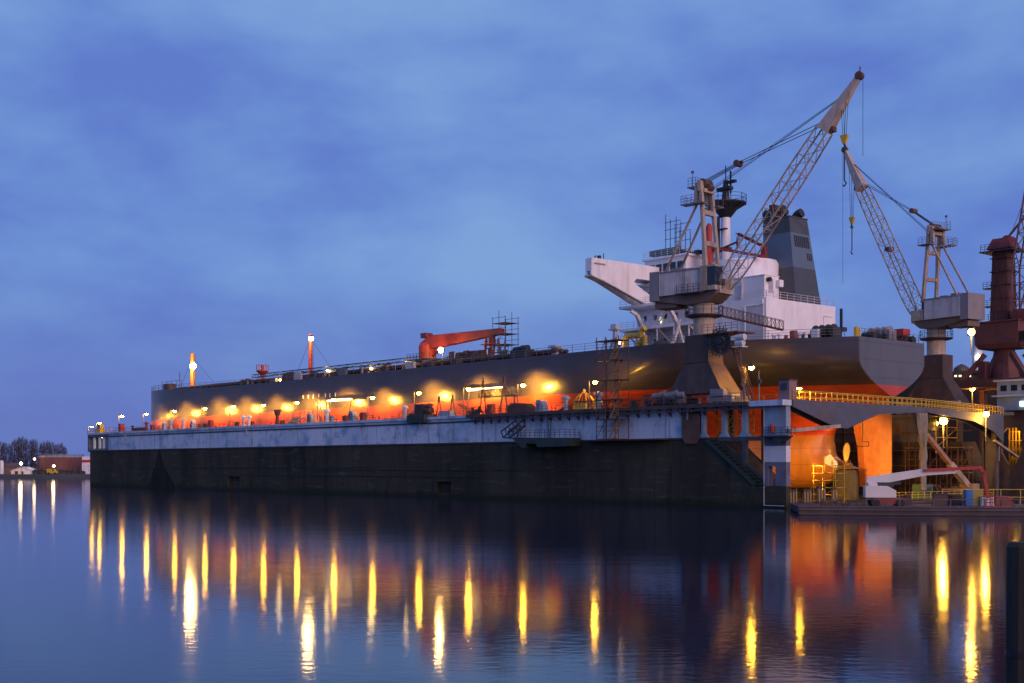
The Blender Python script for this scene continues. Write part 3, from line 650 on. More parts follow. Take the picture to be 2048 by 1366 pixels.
# mooring gear on the stern and deck fittings
def winch(x, y, s, mat, name='mooring_winch'):
    m_ = MB(); z = DK-.05
    m_.tube((x-1.3*s,y,z+.95*s),(x+1.3*s,y,z+.95*s),.55*s,n=14)
    for k in (-1.3,-.4,.5,1.3): m_.tube((x+k*s-.07,y,z+.95*s),(x+k*s+.07,y,z+.95*s),.95*s,n=16)
    m_.box(x-1.6*s,x-1.35*s,y-.8*s,y+.8*s,z,z+1.3*s); m_.box(x+1.35*s,x+1.7*s,y-.8*s,y+.8*s,z,z+1.4*s); m_.box(x-1.7*s,x+1.7*s,y-.9*s,y+.9*s,z,z+.25*s)
    return m_.build(name, mat, ship)
winch(-8.6,20.2,1.15,dsteel); winch(-5.2,28.6,1.15,cgrey); winch(-11.5,19.0,.6,dsteel); winch(-4.4,24.5,.6,dsteel); winch(-4.2,34.0,.6,dsteel)
def bollard(x, y, mat=dsteel):
    m_ = MB()
    for k in (-.5,.5): m_.lathe((x+k,y,DK-.05), [(.25,0),(.25,.7),(.36,.75),(.36,.95)], 10)
    m_.box(x-1,x+1,y-.4,y+.4,DK-.05,DK+.1); return m_.build('bollard', mat, ship)
for x, y in ((-13.8,16.2),(-10.2,17.3),(-3.8,27),(-3.6,31.5)): bollard(x, y, white if y < 18 else dsteel)
m_ = MB(); m_.box(-4.4,-3.2,31.2,32.6,DK,DK+.2)
for a in ((-4.3,31.3),(-3.3,31.3),(-4.3,32.5),(-3.3,32.5)): m_.bar(a+(DK,),a+(DK+1.6,),.15)
m_.box(-4.5,-3.1,31.0,32.8,DK+1.0,DK+1.9); m_.build('hose_reel', redp, ship)
m_ = MB(); m_.box(-12.6,-11.8,17.5,18.3,DK,DK+1.4); m_.box(-13.1,-12.7,16.9,17.3,DK,DK+.8); m_.build('deck_locker', M('brick locker', (.3,.08,.05), .6), ship)
m_ = MB(); m_.box(-10.0,-8.9,18.9,19.9,DK,DK+1.5); m_.build('deck_locker', white, ship)
m_ = MB(); m_.bar((-11.2,27.8,DK+2.2),(-11.2,27.8,DK+5.2),.3); m_.box(-11.6,-10.7,27.3,28.5,DK+1.9,DK+2.5); m_.bar((-11.2,27.8,DK),(-11.2,27.8,DK+2),.15); m_.build('davit', black, ship)
m_ = MB(); m_.prism([(23.5,DK),(26.5,DK),(26.2,DK+1.9)],'x',-17.9,-15.5); m_.build('skylight', wgrey, ship)
m_ = MB(); m_.lathe((-13.5,35.2,DK), [(.5,0),(.5,3.2),(.3,3.3)], 10); m_.build('vent_post', yellow, ship)
# two masts, lamp masts and the small searchlight post along the deck
def ship_mast(px, ytop, yy, r0, mat, lamp=None, crow=False, power=0, name='deck_mast'):
    x, zt = xz(px, ytop, yy); z0 = hz_(x, DK)
    m_ = MB(); m_.lathe((x,yy,z0-.1), [(r0*1.15,0),(r0,1),(r0*.8,zt-z0)], 12); o = m_.build(name, mat, ship, smooth=True)
    m_ = MB(); 
    for i in range(int((zt-z0)/.5)): m_.bar((x+r0+.3,yy-.25,z0+i*.5),(x+r0+.3,yy+.25,z0+i*.5),.05)
    m_.bar((x+r0+.3,yy-.25,z0),(x+r0+.3,yy-.25,zt-.3),.06); m_.bar((x+r0+.3,yy+.25,z0),(x+r0+.3,yy+.25,zt-.3),.06); m_.build('ladder', dsteel, o)
    if crow:
        m_ = MB(); m_.lathe((x,yy,zt), [(.5,-1.0),(1.4,-.2),(1.4,0)], 12); m_.lathe((x,yy,zt), [(.4,0),(.4,1.2),(.1,1.3)], 8)
        for i in range(10):
            a = i*PI/5; b_ = a+PI/5; m_.bar((x+1.35*math.cos(a),yy+1.35*math.sin(a),zt),(x+1.35*math.cos(a),yy+1.35*math.sin(a),zt+1.2),.07); m_.bar((x+1.35*math.cos(a),yy+1.35*math.sin(a),zt+1.2),(x+1.35*math.cos(b_),yy+1.35*math.sin(b_),zt+1.2),.07)
        m_.build('crow_nest', mat, o)
    if lamp:
        lx_, lz_ = xz(px+1, lamp, yy-1.2)
        m_ = MB(); m_.bar((x,yy,lz_+.5),(lx_,yy-1.2,lz_+.5),.15); m_.tube((lx_,yy-1.2,lz_+.35),(lx_,yy-1.2,lz_+.75),.55,.3,12); m_.build('floodlight', dsteel, o)
        m_ = MB(); m_.ball((lx_,yy-1.2,lz_), .85 if power > 3000 else .55, 14, 10); m_.build('bulb', bulb_w, o)
        light(o, (lx_,yy-2.2,lz_-.3), power, WARM, .6)
    m_ = MB(); m_.bar((x,yy,zt-1),(x-9,yy,z0),.05); m_.bar((x,yy,zt-1),(x+1,yy+9,z0),.05); m_.build('stay', rope, o)
    return o
ship_mast(385, 706, 26.0, .7, M('mast orange', (.55,.16,.02), .5), lamp=732, power=5200, name='foremast')
ship_mast(621, 668, 25, .5, orange, lamp=677, power=2200)
ship_mast(525, 741, 14, .5, orange, crow=True)
x, z = xz(618, 745, 24); m_ = MB(); m_.box(x-2,x+9,21,27,DK-.1,DK+2.3); m_.build('pump_house', msteel, ship)
# deck clutter: pipe runs, valves, hatches
pr_ = MB(); vl = MB(); hs = MB(); rr = random.Random(3)
for y in (9.5, 10.6, 11.7): pr_.tube((-190,y,DK+.9),(-52,y,DK+.9), .32, n=8)
for i in range(46):
    x = -190+i*3; pr_.bar((x,9.2,DK),(x,9.2,DK+.9),.15); pr_.bar((x,12,DK),(x,12,DK+.9),.15)
for i in range(60):
    x = rr.uniform(-195,-52); y = rr.uniform(8.5,20); s_ = rr.uniform(.5,1.1); z0 = hz_(x,DK)
    if rr.random() < .5: vl.lathe((x,y,z0),[(.35*s_,0),(.35*s_,1.1*s_),(.6*s_,1.2*s_),(.6*s_,1.5*s_)],8)
    else: MB().box(x-.9*s_,x+.9*s_,y-.6*s_,y+.6*s_,z0,z0+1.2*s_).build('deck_hatch', brown, ship)
for i in range(24):
    x = rr.uniform(-140,-82); y = rr.uniform(8.2,11); MB().box(x-1.2,x+1.2,y-.3,y+.3,DK,DK+rr.uniform(.7,1.9)).build('valve_box', [brown,msteel,rustm,wgrey][i%4], ship); vl.bar((x-1,y,DK+1.6),(x+2,y,DK+1.7),.2)
pr_.build('deck_pipe', rustm, ship); vl.build('tank_valve', msteel, ship)
# walkway frame at the mast
m_ = MB()
xa = xz(505,765,8.4)[0]; xb = xz(835,730,8.4)[0]
lattice(m_, lambda t: [(lerp(xa,xb,t),8.3,DK+1.6),(lerp(xa,xb,t),9.1,DK+1.6),(lerp(xa,xb,t),9.1,DK+2.2),(lerp(xa,xb,t),8.3,DK+2.2)], 40, .08, .06, (0,2,3))
m_.build('catwalk', dsteel, ship)
m_ = MB(); xq = xz(345,780,12)[0]
m_.rail([(xq-6,12,hz_(xq,DK)),(xq+5,12,hz_(xq,DK))],2.4,2.5,.08,1); m_.bar((xq+4,12,hz_(xq,DK)),(xq+4,12,hz_(xq,DK)+4.5),.1); m_.box(xq-1,xq+2,10,12,hz_(xq,DK),hz_(xq,DK)+1.6); m_.build('windlass', rustm, ship)
# orange deck crane with its rest frame
yc = 17.0
xb, zb = xz(855, 718, yc); xt, zt = xz(1003, 660, yc)
m_ = MB(); m_.lathe((xb,yc,DK-.1), [(1.6,0),(1.45,2.6),(1.7,2.8),(1.7,5.4),(1.2,6.0)], 16); dc = m_.build('deck_crane', orange, ship)
z1 = xz(850, 690, yc)[1]; zl = xz(850, 705, yc)[1]; z2 = xz(1003, 657, yc)[1]; z3 = xz(1003, 664, yc)[1]
m_ = MB(); m_.prism([(xb-1.4,z1+.4),(xb+1.5,z1+1.6),(xt,z2),(xt,z3-.4),(lerp(xb,xt,.45),lerp(zl,z3,.42)+.1),(xb+.8,zl+.5),(xb+.2,DK+3.4),(xb-1.6,DK+3.4)], 'y', yc-.7, yc+.7); m_.build('boom', orange, dc)
m_ = MB(); m_.bar((xb+1.4,yc,DK+3),(lerp(xb,xt,.25),yc,zl+1.2),.35); m_.box(xb-1.2,xb+.6,yc-.8,yc+.8,z1+1.3,z1+2.2); m_.build('cylinder', dred, dc)
m_ = MB(); m_.rail([(xb-3.2,yc-2.5,DK+2.6),(xb+4,yc-2.5,DK+2.6)],1.1,1.0,.06); m_.box(xb-3.4,xb+4.4,yc-2.7,yc+2.5,DK+2.3,DK+2.6)
for k in range(5): m_.bar((xb-3+k*1.8,yc-2.6,DK),(xb-3+k*1.8,yc-2.6,DK+2.4),.14)
m_.build('crane_platform', dsteel, dc)
xr, _ = xz(976, 700, yc-1)
m_ = MB()
zr = lerp(zl,z3,.83)
for sx_ in (-1.3,1.3): m_.bar((xr+sx_,yc-1,DK),(xr+sx_*.35,yc-1,zr-.6),.35); m_.bar((xr+sx_,yc+1,DK),(xr+sx_*.35,yc+1,zr-.6),.3)
for k in range(4): zz = DK+1+k*1.2; m_.bar((xr-1.1+.2*k,yc-1,zz),(xr+1.1-.2*k,yc-1,zz),.15)
m_.box(xr-1.5,xr+1.5,yc-1.5,yc+1.5,zr-1.8,zr-1.6); m_.bar((xr,yc,zr-1.6),(xr,yc,zr+.2),.8); m_.build('boom_rest', orange, ship)
xl_, zl_ = xz(882, 700, yc-3); m_ = MB(); m_.ball((xl_,yc-3,zl_),.5,12,8); b_ = m_.build('bulb', bulb_w, dc); light(dc,(xl_,yc-3.6,zl_-.6),1500,WARM,.3)
m_ = MB(); m_.bar((xl_,yc-2.6,DK),(xl_,yc-2.6,zl_+.2),.14); m_.tube((xl_,yc-2.4,zl_),(xl_,yc-2.9,zl_),.35,.5,10); m_.build('floodlight', dsteel, dc)
m_ = MB(); xa, za = xz(984, 696, 21); m_.lathe((xa,21,DK),[(1.1,0),(1.1,2),(1.0,3.2),(.6,3.9),(.1,4.1)],16); m_.build('dome_tank', white, ship, smooth=True)
# deck machinery beside the crane
mm_ = MB(); rr = random.Random(11)
for i in range(26):
    px = rr.uniform(890, 975); x, _ = xz(px, 700, 13); y = 12+rr.uniform(0,5); hh = rr.uniform(.8,3.2); mm_.bar((x,y,DK),(x,y,DK+hh),rr.uniform(.1,.9)); mm_.bar((x-.8,y,DK+hh),(x+.8,y,DK+hh),.15)
for i in range(3):
    x, _ = xz(930+i*12, 700, 15); mm_.tube((x-1.6,15,DK+2.0),(x+1.6,15,DK+2.0),1.1,n=14)
mm_.build('manifold', rustm, ship)
x, _ = xz(1042, 708, 9); m_ = MB(); m_.box(x-2,x+2,8.3,10.2,DK,DK+1.5); m_.tube((x-1.6,9,DK+1.6),(x-.2,9,DK+1.6),.5); m_.tube((x+.2,9,DK+1.7),(x+1.8,9,DK+1.7),.55); m_.build('deck_winch', dsteel, ship)
x, _ = xz(1110, 700, 10); m_ = MB(); m_.box(x-.5,x+.5,9.6,10.4,DK,DK+1.4); m_.box(x-.9,x+.9,9.3,10.7,DK+1.4,DK+1.8); m_.build('deck_locker', wgrey, ship)
for k, (px, py, pw_) in enumerate(((815,729,260),(655,741,160),(742,737,120),(560,760,120))):
    x, z = xz(px, py, 9.0); m_ = MB(); m_.bar((x,9.2,DK),(x,9.2,z+.1),.08); dl = m_.build('deck_lamp', msteel, ship); m_ = MB(); m_.ball((x,9.0,z),.22,8,6); m_.build('bulb', bulb_w, dl); light(dl,(x,8.7,z+.5),pw_,WARM,.15)
# white boat davit post and yellow gooseneck pipes before the house
x, z = xz(1230, 650, 11); m_ = MB(); m_.bar((x,11,DK),(x,11,z-.6),.5); m_.box(x-.9,x+.9,10.4,11.6,z-.8,z-.6); m_.box(x-.6,x+.5,10.6,11.4,z-.55,z+.1)
for k in (-1.3,1.3): m_.bar((x+k,11,DK),(x,11,DK+3),.18)
m_.build('light_post', wgrey, ship)
m_ = MB()
for (xa, za, xb_, zb_, r_) in ((1253,688,1290,668,.42),):
    p0 = xz(1250,690,9); p1 = xz(1250,676,9); p2 = xz(1262,671,9); p3 = xz(1280,671,9); p4=xz(1284,660,9); p5=xz(1290,656,9); p6=xz(1254,690,9); p7=xz(1268,690,9)
    m_.path([(p0[0],9,DK),(p1[0],9,p1[1]),(p2[0],9,p2[1]),(p3[0],9,p3[1]),(p4[0],9,p4[1]),(p5[0],9,p5[1])], r_, 10)
    m_.path([(p7[0],9.6,DK+.2),(p3[0],9.6,p3[1]-.6)], r_, 10); m_.path([(p3[0]+.4,9.6,DK+.2),(p3[0]+.4,9.6,p3[1])], r_*.9, 10)
m_.build('gooseneck_pipe', yellow, ship)
x, z = xz(1240, 686, 8.2); m_ = MB(); m_.ball((x,8.2,z),.22,8,6); m_.build('bulb', bulb_p, ship)
# lifeboat davits: angled white arms in front of the house
for px in (1272, 1345):
    m_ = MB(); a = xz(px-4,690,14); b_ = xz(px+12,655,15); c_ = xz(px+2,630,14); e_ = xz(px-10,608 if px > 1300 else 622,13)
    m_.bar((a[0],14,DK),(b_[0],15,b_[1]),.5); m_.bar((b_[0]+1.2,15,DK),(b_[0],15,b_[1]),.35); m_.bar((b_[0],15,b_[1]),(c_[0],14,c_[1]),.5); m_.bar((c_[0],14,c_[1]),(e_[0],13,e_[1]),.45); m_.bar((a[0],14,DK),(c_[0]+1,14.4,c_[1]-.6),.2)
    m_.build('lifeboat_davit', wgrey, ship)
m_ = MB(); x, _ = xz(1322,684,13); m_.lathe((x,13,DK),[(1.4,0),(1.4,.5),(1.0,1.1),(.2,1.4)],14); m_.build('deck_drum', dsteel, ship)

# ================================================================== LEVEL LUFFING CRANES
def crane(loc, label, slew, R, zt, low=(None,None), crop_lo=0):
    t = thing('harbour_crane', label, 'crane', loc, 0, 'cream level-luffing cranes on the dock walls', local=True)
    Rm = Matrix.Rotation(slew, 4, 'Z')
    m = MB(); m.frus((-4.8,4.8,-2.0,2.0),1.45,(-2.0,2.0,-1.5,1.5),5.7); m.box(-2.0,2.0,-1.5,1.5,5.7,9.3); m.box(-2.1,2.1,-1.6,1.6,5.6,5.75); m.build('pedestal_base', brown, t)
    for sx_ in (-4.2,4.2):
        m = MB()
        m.box(sx_-2.1,sx_+2.1,-1.9,-1.2,.3,1.1); m.box(sx_-2.1,sx_+2.1,1.2,1.9,.3,1.1); m.box(sx_-.5,sx_+.5,-1.8,1.8,1.0,1.5)
        for k in (-1.5,-.5,.5,1.5):
            for y in (-1.55,1.55): m.tube((sx_+k,y-.15,.36),(sx_+k,y+.15,.36),.36,n=10)
        m.box(sx_-1.2,sx_+1.0,-2.3,-1.7,1.0,1.9); m.build('bogie', cgrey, t)
    m = MB(); m.lathe((0,0,9.2),[(1.45,0),(1.45,4.9)],20); m.build('pedestal_tube', cream, t, smooth=True)
    m = MB(); m.lathe((0,0,11.9),[(1.4,-.35),(2.5,-.05),(2.55,.12),(1.4,.12)],20)
    for i in range(14):
        a = 2*PI*i/14; b = 2*PI*(i+1)/14; P_ = lambda q, z: (2.5*math.cos(q),2.5*math.sin(q),z)
        m.bar(P_(a,12),P_(a,13.2),.06); m.bar(P_(a,13.2),P_(b,13.2),.06); m.bar(P_(a,12.6),P_(b,12.6),.05)
    m.build('ring_platform', dsteel, t)
    m = MB(Rm); m.prism([(-6.6,14.9),(2.9,14.9),(2.9,14.4),(1.8,13.6),(-1.5,13.4),(-6.3,14.2)],'y',-1.7,1.7); m.box(-7.0,-3.5,-1.4,1.4,13.3,14.15); m.build('slewing_frame', M('slewing brown', (.13,.09,.07), .65, var=.25, dirt=(.3,.2,.13)), t)
    m = MB(Rm)   # corrugated house
    n_ = 42
    pts = []
    for i in range(n_+1):
        x = lerp(-6.0,.8,i/n_); pts.append((x, -1.95-(.07 if i % 2 else 0)))
    pts += [(x_, -y_) for x_, y_ in reversed(pts)]
    m.prism(pts, 'z', 14.9, 18.0); hs_ = m.build('machinery_house', corr, t)
    m = MB(Rm); m.box(-6.1,.9,-2.1,2.1,18.0,18.15); m.box(-4.8,-3.2,-.8,.6,18.15,18.7); m.box(-2.6,-1.4,-.6,.9,18.15,18.5); m.build('house_roof', cgrey, hs_)
    m = MB(Rm); m.box(-1.6,-.7,-2.12,-2.03,15.2,17.2); m.build('door', M('door pinkish', (.45,.36,.33), .6), hs_)
    m = MB(Rm); m.rail([(-2.6,-2.7,14.9),(1.0,-2.7,14.9)],1.1,.9,.06); m.box(-2.7,1.1,-2.8,-2.05,14.75,14.9); m.build('side_walk', dsteel, hs_)
    m = MB(Rm); m.box(-7.5,-6.05,-2.0,2.0,14.3,18.3); m.build('counterweight', cgrey, t)
    m = MB(Rm); m.box(.85,1.9,-2.3,-.2,15.0,18.3); m.box(1.9,3.2,-2.3,-.2,15.0,15.6); m.box(1.9,3.25,-2.35,-.15,18.05,18.3); cab = m.build('cab', cream, t)
    m = MB(Rm); m.box(1.9,3.1,-2.2,-.3,15.6,18.05); m.build('cab_window', glass, cab)
    m = MB(Rm); m.box(1.0,3.4,-.1,1.9,14.9,16.6); m.prism([(1.8,14.4),(3.6,14.6),(3.4,15.6),(1.8,15.6)],'y',-1.6,1.6); m.build('jib_bracket', cream, t)
    # A-frame tower
    m = MB(Rm)
    for y in (-1.55,1.55):
        m.bar((1.3,y,18),(.4,y*.82,28.6),.55,.4); m.bar((.4,y*.82,28.4),(.2,y*.82,29.8),.8,.5)
        m.bar((.2,y*.82,27.5),(-5.2,y,18.1),.24); m.bar((-.4,y*.82,27),(-.2,y*.82,29.6),.5)
    for z in (21.4,25.6): k = (z-18)/10.6; m.bar((1.3-.9*k,-1.55+.28*k,z),(1.3-.9*k,1.55-.28*k,z),.5,.6)
    m.box(-.4,.9,-1.2,1.2,28.3,28.8); tw = m.build('tower', cream, t)
    m = MB(Rm); m.box(-2.0,1.4,-2.6,-1.35,26.6,26.75); m.box(-1.0,1.4,1.35,2.8,26.6,26.75); m.rail([(-2,-2.5,26.75),(1.3,-2.5,26.75)],1.1,.8,.05); m.rail([(-1,2.7,26.75),(1.3,2.7,26.75)],1.1,.8,.05); m.rail([(-2,-2.5,26.75),(-2,1.2,26.75)],1.1,.8,.05)
    m.rail([(-1.6,-1.4,29.2),(-.4,-1.4,29.2),(-.4,1.4,29.2)],1.2,.6,.05); m.box(-1.7,-.2,-1.5,1.5,29.05,29.2); m.bar((-1.2,-.9,29.2),(-1.2,-.9,31.2),.07); m.box(-1.4,-1.0,-1,-.8,31.1,31.4)
    for i in range(19): m.bar((-.1,-.25,18.5+i*.5),(-.1,.25,18.5+i*.5),.05)
    m.bar((-.1,-.25,18),(-.1,-.25,28.4),.06); m.bar((-.1,.25,18),(-.1,.25,28.4),.06)
    m.build('tower_platform', msteel, tw)
    m = MB(Rm); m.tube((.3,-.9,29.6),(.3,.9,29.6),.6,n=14); m.tube((.9,-.5,29.0),(.9,.5,29.0),.45,n=12); m.build('pulley', rustm, tw)
    # jib
    foot = Vector((2.9,0,15.2)); tip = Vector((R,0,zt-DZ)); d_ = (tip-foot); Lj = d_.length; d_.normalize(); nrm = Vector((-d_.z,0,d_.x))
    def P(q):
        c0 = foot+d_*Lj*.76*q; hw = lerp(1.05,.75,q); dp = piece(q,[(0,.35),(.12,1.0),(.75,1.05),(1,.85)])
        return [c0+Vector((0,-hw,0))-nrm*dp, c0+Vector((0,hw,0))-nrm*dp, c0+Vector((0,hw,0))+nrm*dp, c0+Vector((0,-hw,0))+nrm*dp]
    m = MB(Rm); lattice(m, P, 12, .16, .065); jib = m.build('jib', cream, t)
    m = MB(Rm); a = P(1); e_ = tip+nrm*.0
    b = [e_+Vector((0,s_*.28,0))+nrm*k*.3 for s_, k in ((-1,-1),(1,-1),(1,1),(-1,1))]
    m.add(a+b, [(0,1,2,3),(4,7,6,5),(0,4,5,1),(1,5,6,2),(2,6,7,3),(3,7,4,0)]); m.build('jib_head', M('jib head cream', (.46,.36,.3), .6, var=.15, dirt=RUST, damt=.6, dscale=1.2), jib)
    m = MB(Rm); m.tube(tip+Vector((0,-.35,0)),tip+Vector((0,.35,0)),.5,n=14); m.bar(tip,tip+Vector((.1,0,1.1)),.12); m.build('head_pulley', rustm, jib); q_ = foot+d_*Lj*.78-nrm*.9; MB(Rm).box(q_.x-.3,q_.x+.3,-.5,.5,q_.z-.3,q_.z+.3).build('rope_guide', rustm, jib); q_ = foot+d_*Lj*.4; MB(Rm).box(q_.x-.4,q_.x+.4,-.7,.7,q_.z-.35,q_.z+.35).build('junction_box', rustm, jib)
    # ropes
    m = MB(Rm); top = Vector((.3,0,29.9)); hd = foot+d_*Lj*.77+nrm*.9; mid = top.lerp(hd,.3)+Vector((0,0,.25))
    for y in (-.6,-.36,-.12,.12,.36,.6): m.bar(top+Vector((0,y,0)),mid+Vector((0,y*.8,0)),.045)
    for y in (-.35,.35): m.bar(mid+Vector((0,y,0)),hd+Vector((0,y*1.6,0)),.07)
    low_ = Vector((.9,0,28.6))
    for y in (-.35,.1,.4): m.bar(low_+Vector((0,y,0)),foot+d_*Lj*.9+nrm*.5+Vector((0,y*.5,0)),.045)
    m.build('luffing_rope', rope, jib)
    m = MB(Rm); m.tube(mid+Vector((-.1,-.55,0)),mid+Vector((-.1,.55,0)),.42,n=12); m.bar(mid+Vector((-.5,0,-.2)),mid+Vector((.6,0,.15)),.5,.3); m.build('rope_block', rustm, jib)
    hr, hzb = low
    zt0 = foot+d_*Lj*.86-nrm*.6
    m = MB(Rm)
    for y in (-.3,.3):
        m.bar(Vector((hr-.25,y,zt0.z+.4)),Vector((hr-.12,y*.7,hzb+1.0)),.045); m.bar(Vector((hr+.4,y,zt0.z+1.5)),Vector((hr+.12,y*.7,hzb+1.0)),.045)
    m.bar(tip+Vector((.45,0,0)),Vector((tip.x+.45,0,hzb-6+crop_lo)),.04); m.build('hoist_rope', rope, jib)
    m = MB(Rm); m.frus((hr-.45,hr+.45,-.25,.25),hzb+.8,(hr-.5,hr+.5,-.27,.27),hzb+1.0); m.frus((hr-.18,hr+.18,-.2,.2),hzb-.1,(hr-.45,hr+.45,-.25,.25),hzb+.8); m.build('hook_block', yellow, jib)
    m = MB(Rm); m.tube((hr,0,hzb-.1),(hr,0,hzb-4.6),.09,n=6); m.path([(hr,0,hzb-.1),(hr+.3,0,hzb-.6),(hr,0,hzb-1.0),(hr-.3,0,hzb-.6)],.08,6); m.path([(hr,0,hzb-4.6),(hr+.25,0,hzb-4.9),(hr,0,hzb-5.3),(hr-.25,0,hzb-5.1)],.08,6); m.build('hook', dsteel, jib)
    return t
cr1 = crane((-15.2,2.3,DZ), 'cream luffing crane on the near dock wall, jib rising up over the grey funnel', math.radians(7.6), 22.4, 52.9, (20.4, 46-DZ-1), 4)
cr2 = crane((-11.4,W-2.3,DZ), 'cream luffing crane on the far dock wall behind the ship stern, jib leaning left', math.radians(180-8), 19.0, 59.3, (17.4, 46.5-DZ), -4)
# cable reel and access stair of the near crane
m = MB(); cx, cz, cy = 4.4, 8.0, -2.0
for r_ in (1.75,.7):
    for i in range(20):
        a = 2*PI*i/20; b = 2*PI*(i+1)/20; m.bar((cx+r_*math.cos(a),cy,cz+r_*math.sin(a)),(cx+r_*math.cos(b),cy,cz+r_*math.sin(b)),.12)
for i in range(20):
    a = 2*PI*i/20; m.bar((cx,cy,cz),(cx+2.1*math.cos(a),cy,cz+2.1*math.sin(a)),.09)
for i in range(18):
    a = 2*PI*i/18; b = 2*PI*(i+1)/18
    for r_ in (.9,1.1,1.3,1.5): m.bar((cx+r_*math.cos(a),cy+.15,cz+r_*math.sin(a)),(cx+r_*math.cos(b),cy+.15,cz+r_*math.sin(b)),.14)
m.tube((cx,cy-.3,cz),(cx,cy+1.4,cz),.3); m.bar((2.0,-1.2,cz),(cx,-1.2,cz),.4)
m.build('cable_reel', dsteel, cr1)
m = MB(); m.box(6.6,8.2,-2.2,-1.0,7.1,7.25); m.tube((6.9,-1.7,8.4),(8.3,-1.7,8.4),.42,n=12); m.tube((6.9,-1.7,7.65),(8.1,-1.7,7.65),.4,n=12); m.build('reel_motor', wgrey, cr1)
m = MB(); stair(m,(8.6,-.6,0),(5.8,-.6,7.0),.8); m.bar((6.5,-1.4,7.1),(2.0,-1.4,7.3),.2); m.rail([(1.5,-2.2,9.3),(7.5,-2.2,9.3)],1.1,1,.05); m.box(1.5,7.5,-2.2,1.4,9.1,9.25); m.bar((7.4,-1.9,9.1),(8.4,-1.9,0),.12); m.build('access_stair', rustm, cr1)
# gangway from the crane over to the ship
m = MB(); ga = (1.6,1.2,12.0); gb = (7.8,6.9,9.9)
def gp(q):
    c0 = Vector(ga).lerp(Vector(gb),q); n_ = Vector((-(gb[1]-ga[1]),gb[0]-ga[0],0)).normalized()*.5
    return [c0-n_,c0+n_,c0+n_+Vector((0,0,1.2)),c0-n_+Vector((0,0,1.2))]
lattice(m, gp, 16, .07, .05, (1,3)); m.bar(Vector(ga),Vector(gb),1.0,.2); m.build('boarding_gangway', rustm, cr1)

# ================================================================== RED QUAY CRANE
qc = thing('quay_crane', 'oxide red portal crane with round tower at the right edge, behind the dock', 'crane', (-8.4,69.5,0), local=True)
m = MB()
for sx_ in (-1,1):
    for sy in (-1,1):
        m.bar((sx_*6.2,sy*4.5,0),(sx_*6.2,sy*4.5,18.2),1.0,.9)
        m.bar((sx_*6.0,sy*3.6,18.8),(sx_*2.3,sy*2.0,23.6),.8,.8)
m.box(-7,7,-5.2,-3.6,18.0,19.3); m.box(-7,7,3.6,5.2,18.0,19.3); m.box(-7,-5.4,-3.6,3.6,18.1,19.2); m.box(5.4,7,-3.6,3.6,18.1,19.2)
m.box(-6.9,6.9,-3.6,3.6,18.3,18.5); m.build('portal', redcr, qc)
m = MB(); m.lathe((0,0,18.4),[(2.6,0),(2.0,3.4),(1.6,6.1)],16); m.box(-3,-1.8,-3,-1.5,19.2,22.4); m.build('centre_column', M('deep red', (.11,.03,.03), .65), qc)
m = MB(); m.frus((-3.2,3.4,-2.5,2.5),24.4,(-3.7,3.8,-2.8,2.8),25.2); m.box(-3.7,3.8,-2.8,2.8,25.2,28.7); m.box(-3.9,4,-3.0,3.0,28.7,28.95); m.box(3.9,5.4,-2.6,-1.0,24.6,27); m.build('machinery_house', redcr, qc)
m = MB(); m.box(4.0,5.5,-2.7,-.9,25.4,26.8); m.build('cab_window', glass, qc)
m = MB(); m.rail([(-3.8,-2.9,28.95),(3.9,-2.9,28.95)],1.1,1.2,.06); m.rail([(-3.0,-2.2,40.6),(2.4,-2.2,40.6)],1.1,.8,.06); m.box(-3.2,2.6,-2.3,2.3,40.4,40.6)
m.build('top_platform', dsteel, qc)
for z in (31.5,34.5):
    m = MB(); m.box(-3.2,-1.6,-1.2,.4,z,z+.15); m.rail([(-3.1,-1.2,z+.1),(-1.7,-1.2,z+.1)],1,.7,.06); m.build('side_platform', dsteel, qc)
m = MB(); m.frus((-1.7,1.4,-1.6,1.6),28.9,(-1.4,1.1,-1.3,1.3),41.0)
for k in range(5): zz = 30.5+k*2.2; m.box(-1.75,1.45,-1.65,1.65,zz,zz+.12)
for yy in (-2.0,2.0): m.bar((-1.6,yy*.8,29),(1.0,yy*.68,41),.2); m.bar((1.3,yy*.8,29),(-1.3,yy*.68,41),.2)
m.build('tower', M('tower red', (.09,.026,.022), .75, var=.35, dirt=(.2,.09,.05)), qc)
m = MB(); m.frus((-2.3,2.0,-1.7,1.7),40.9,(-1.4,1.4,-1.3,1.3),42.6); m.tube((.8,-1.0,42.2),(.8,1.0,42.2),.8,n=14); m.build('tower_head', dred, qc)
def qp(q):
    c0 = Vector((2.5,0,29.5)).lerp(Vector((7.4,0,62)),q); hw = lerp(1.4,.8,q); dp = piece(q,[(0,.6),(.25,1.75),(1,1.2)])
    return [c0+Vector((-dp,-hw,0)),c0+Vector((dp,-hw,0)),c0+Vector((dp,hw,0)),c0+Vector((-dp,hw,0))]
m = MB(); lattice(m, qp, 12, .24, .11); m.bar((.6,-.8,42.2),(5.4,-.9,47),.3); m.bar((.8,0,42.4),(8.3,0,60),.06); m.build('jib', M('jib red grey', (.18,.1,.1), .6), qc)
m = MB(); m.box(2.3,4.6,-2,2,28.95,30.6); m.build('jib_bracket', dred, qc)
lx_, ly_, lz_ = -5.6,-4.0,0
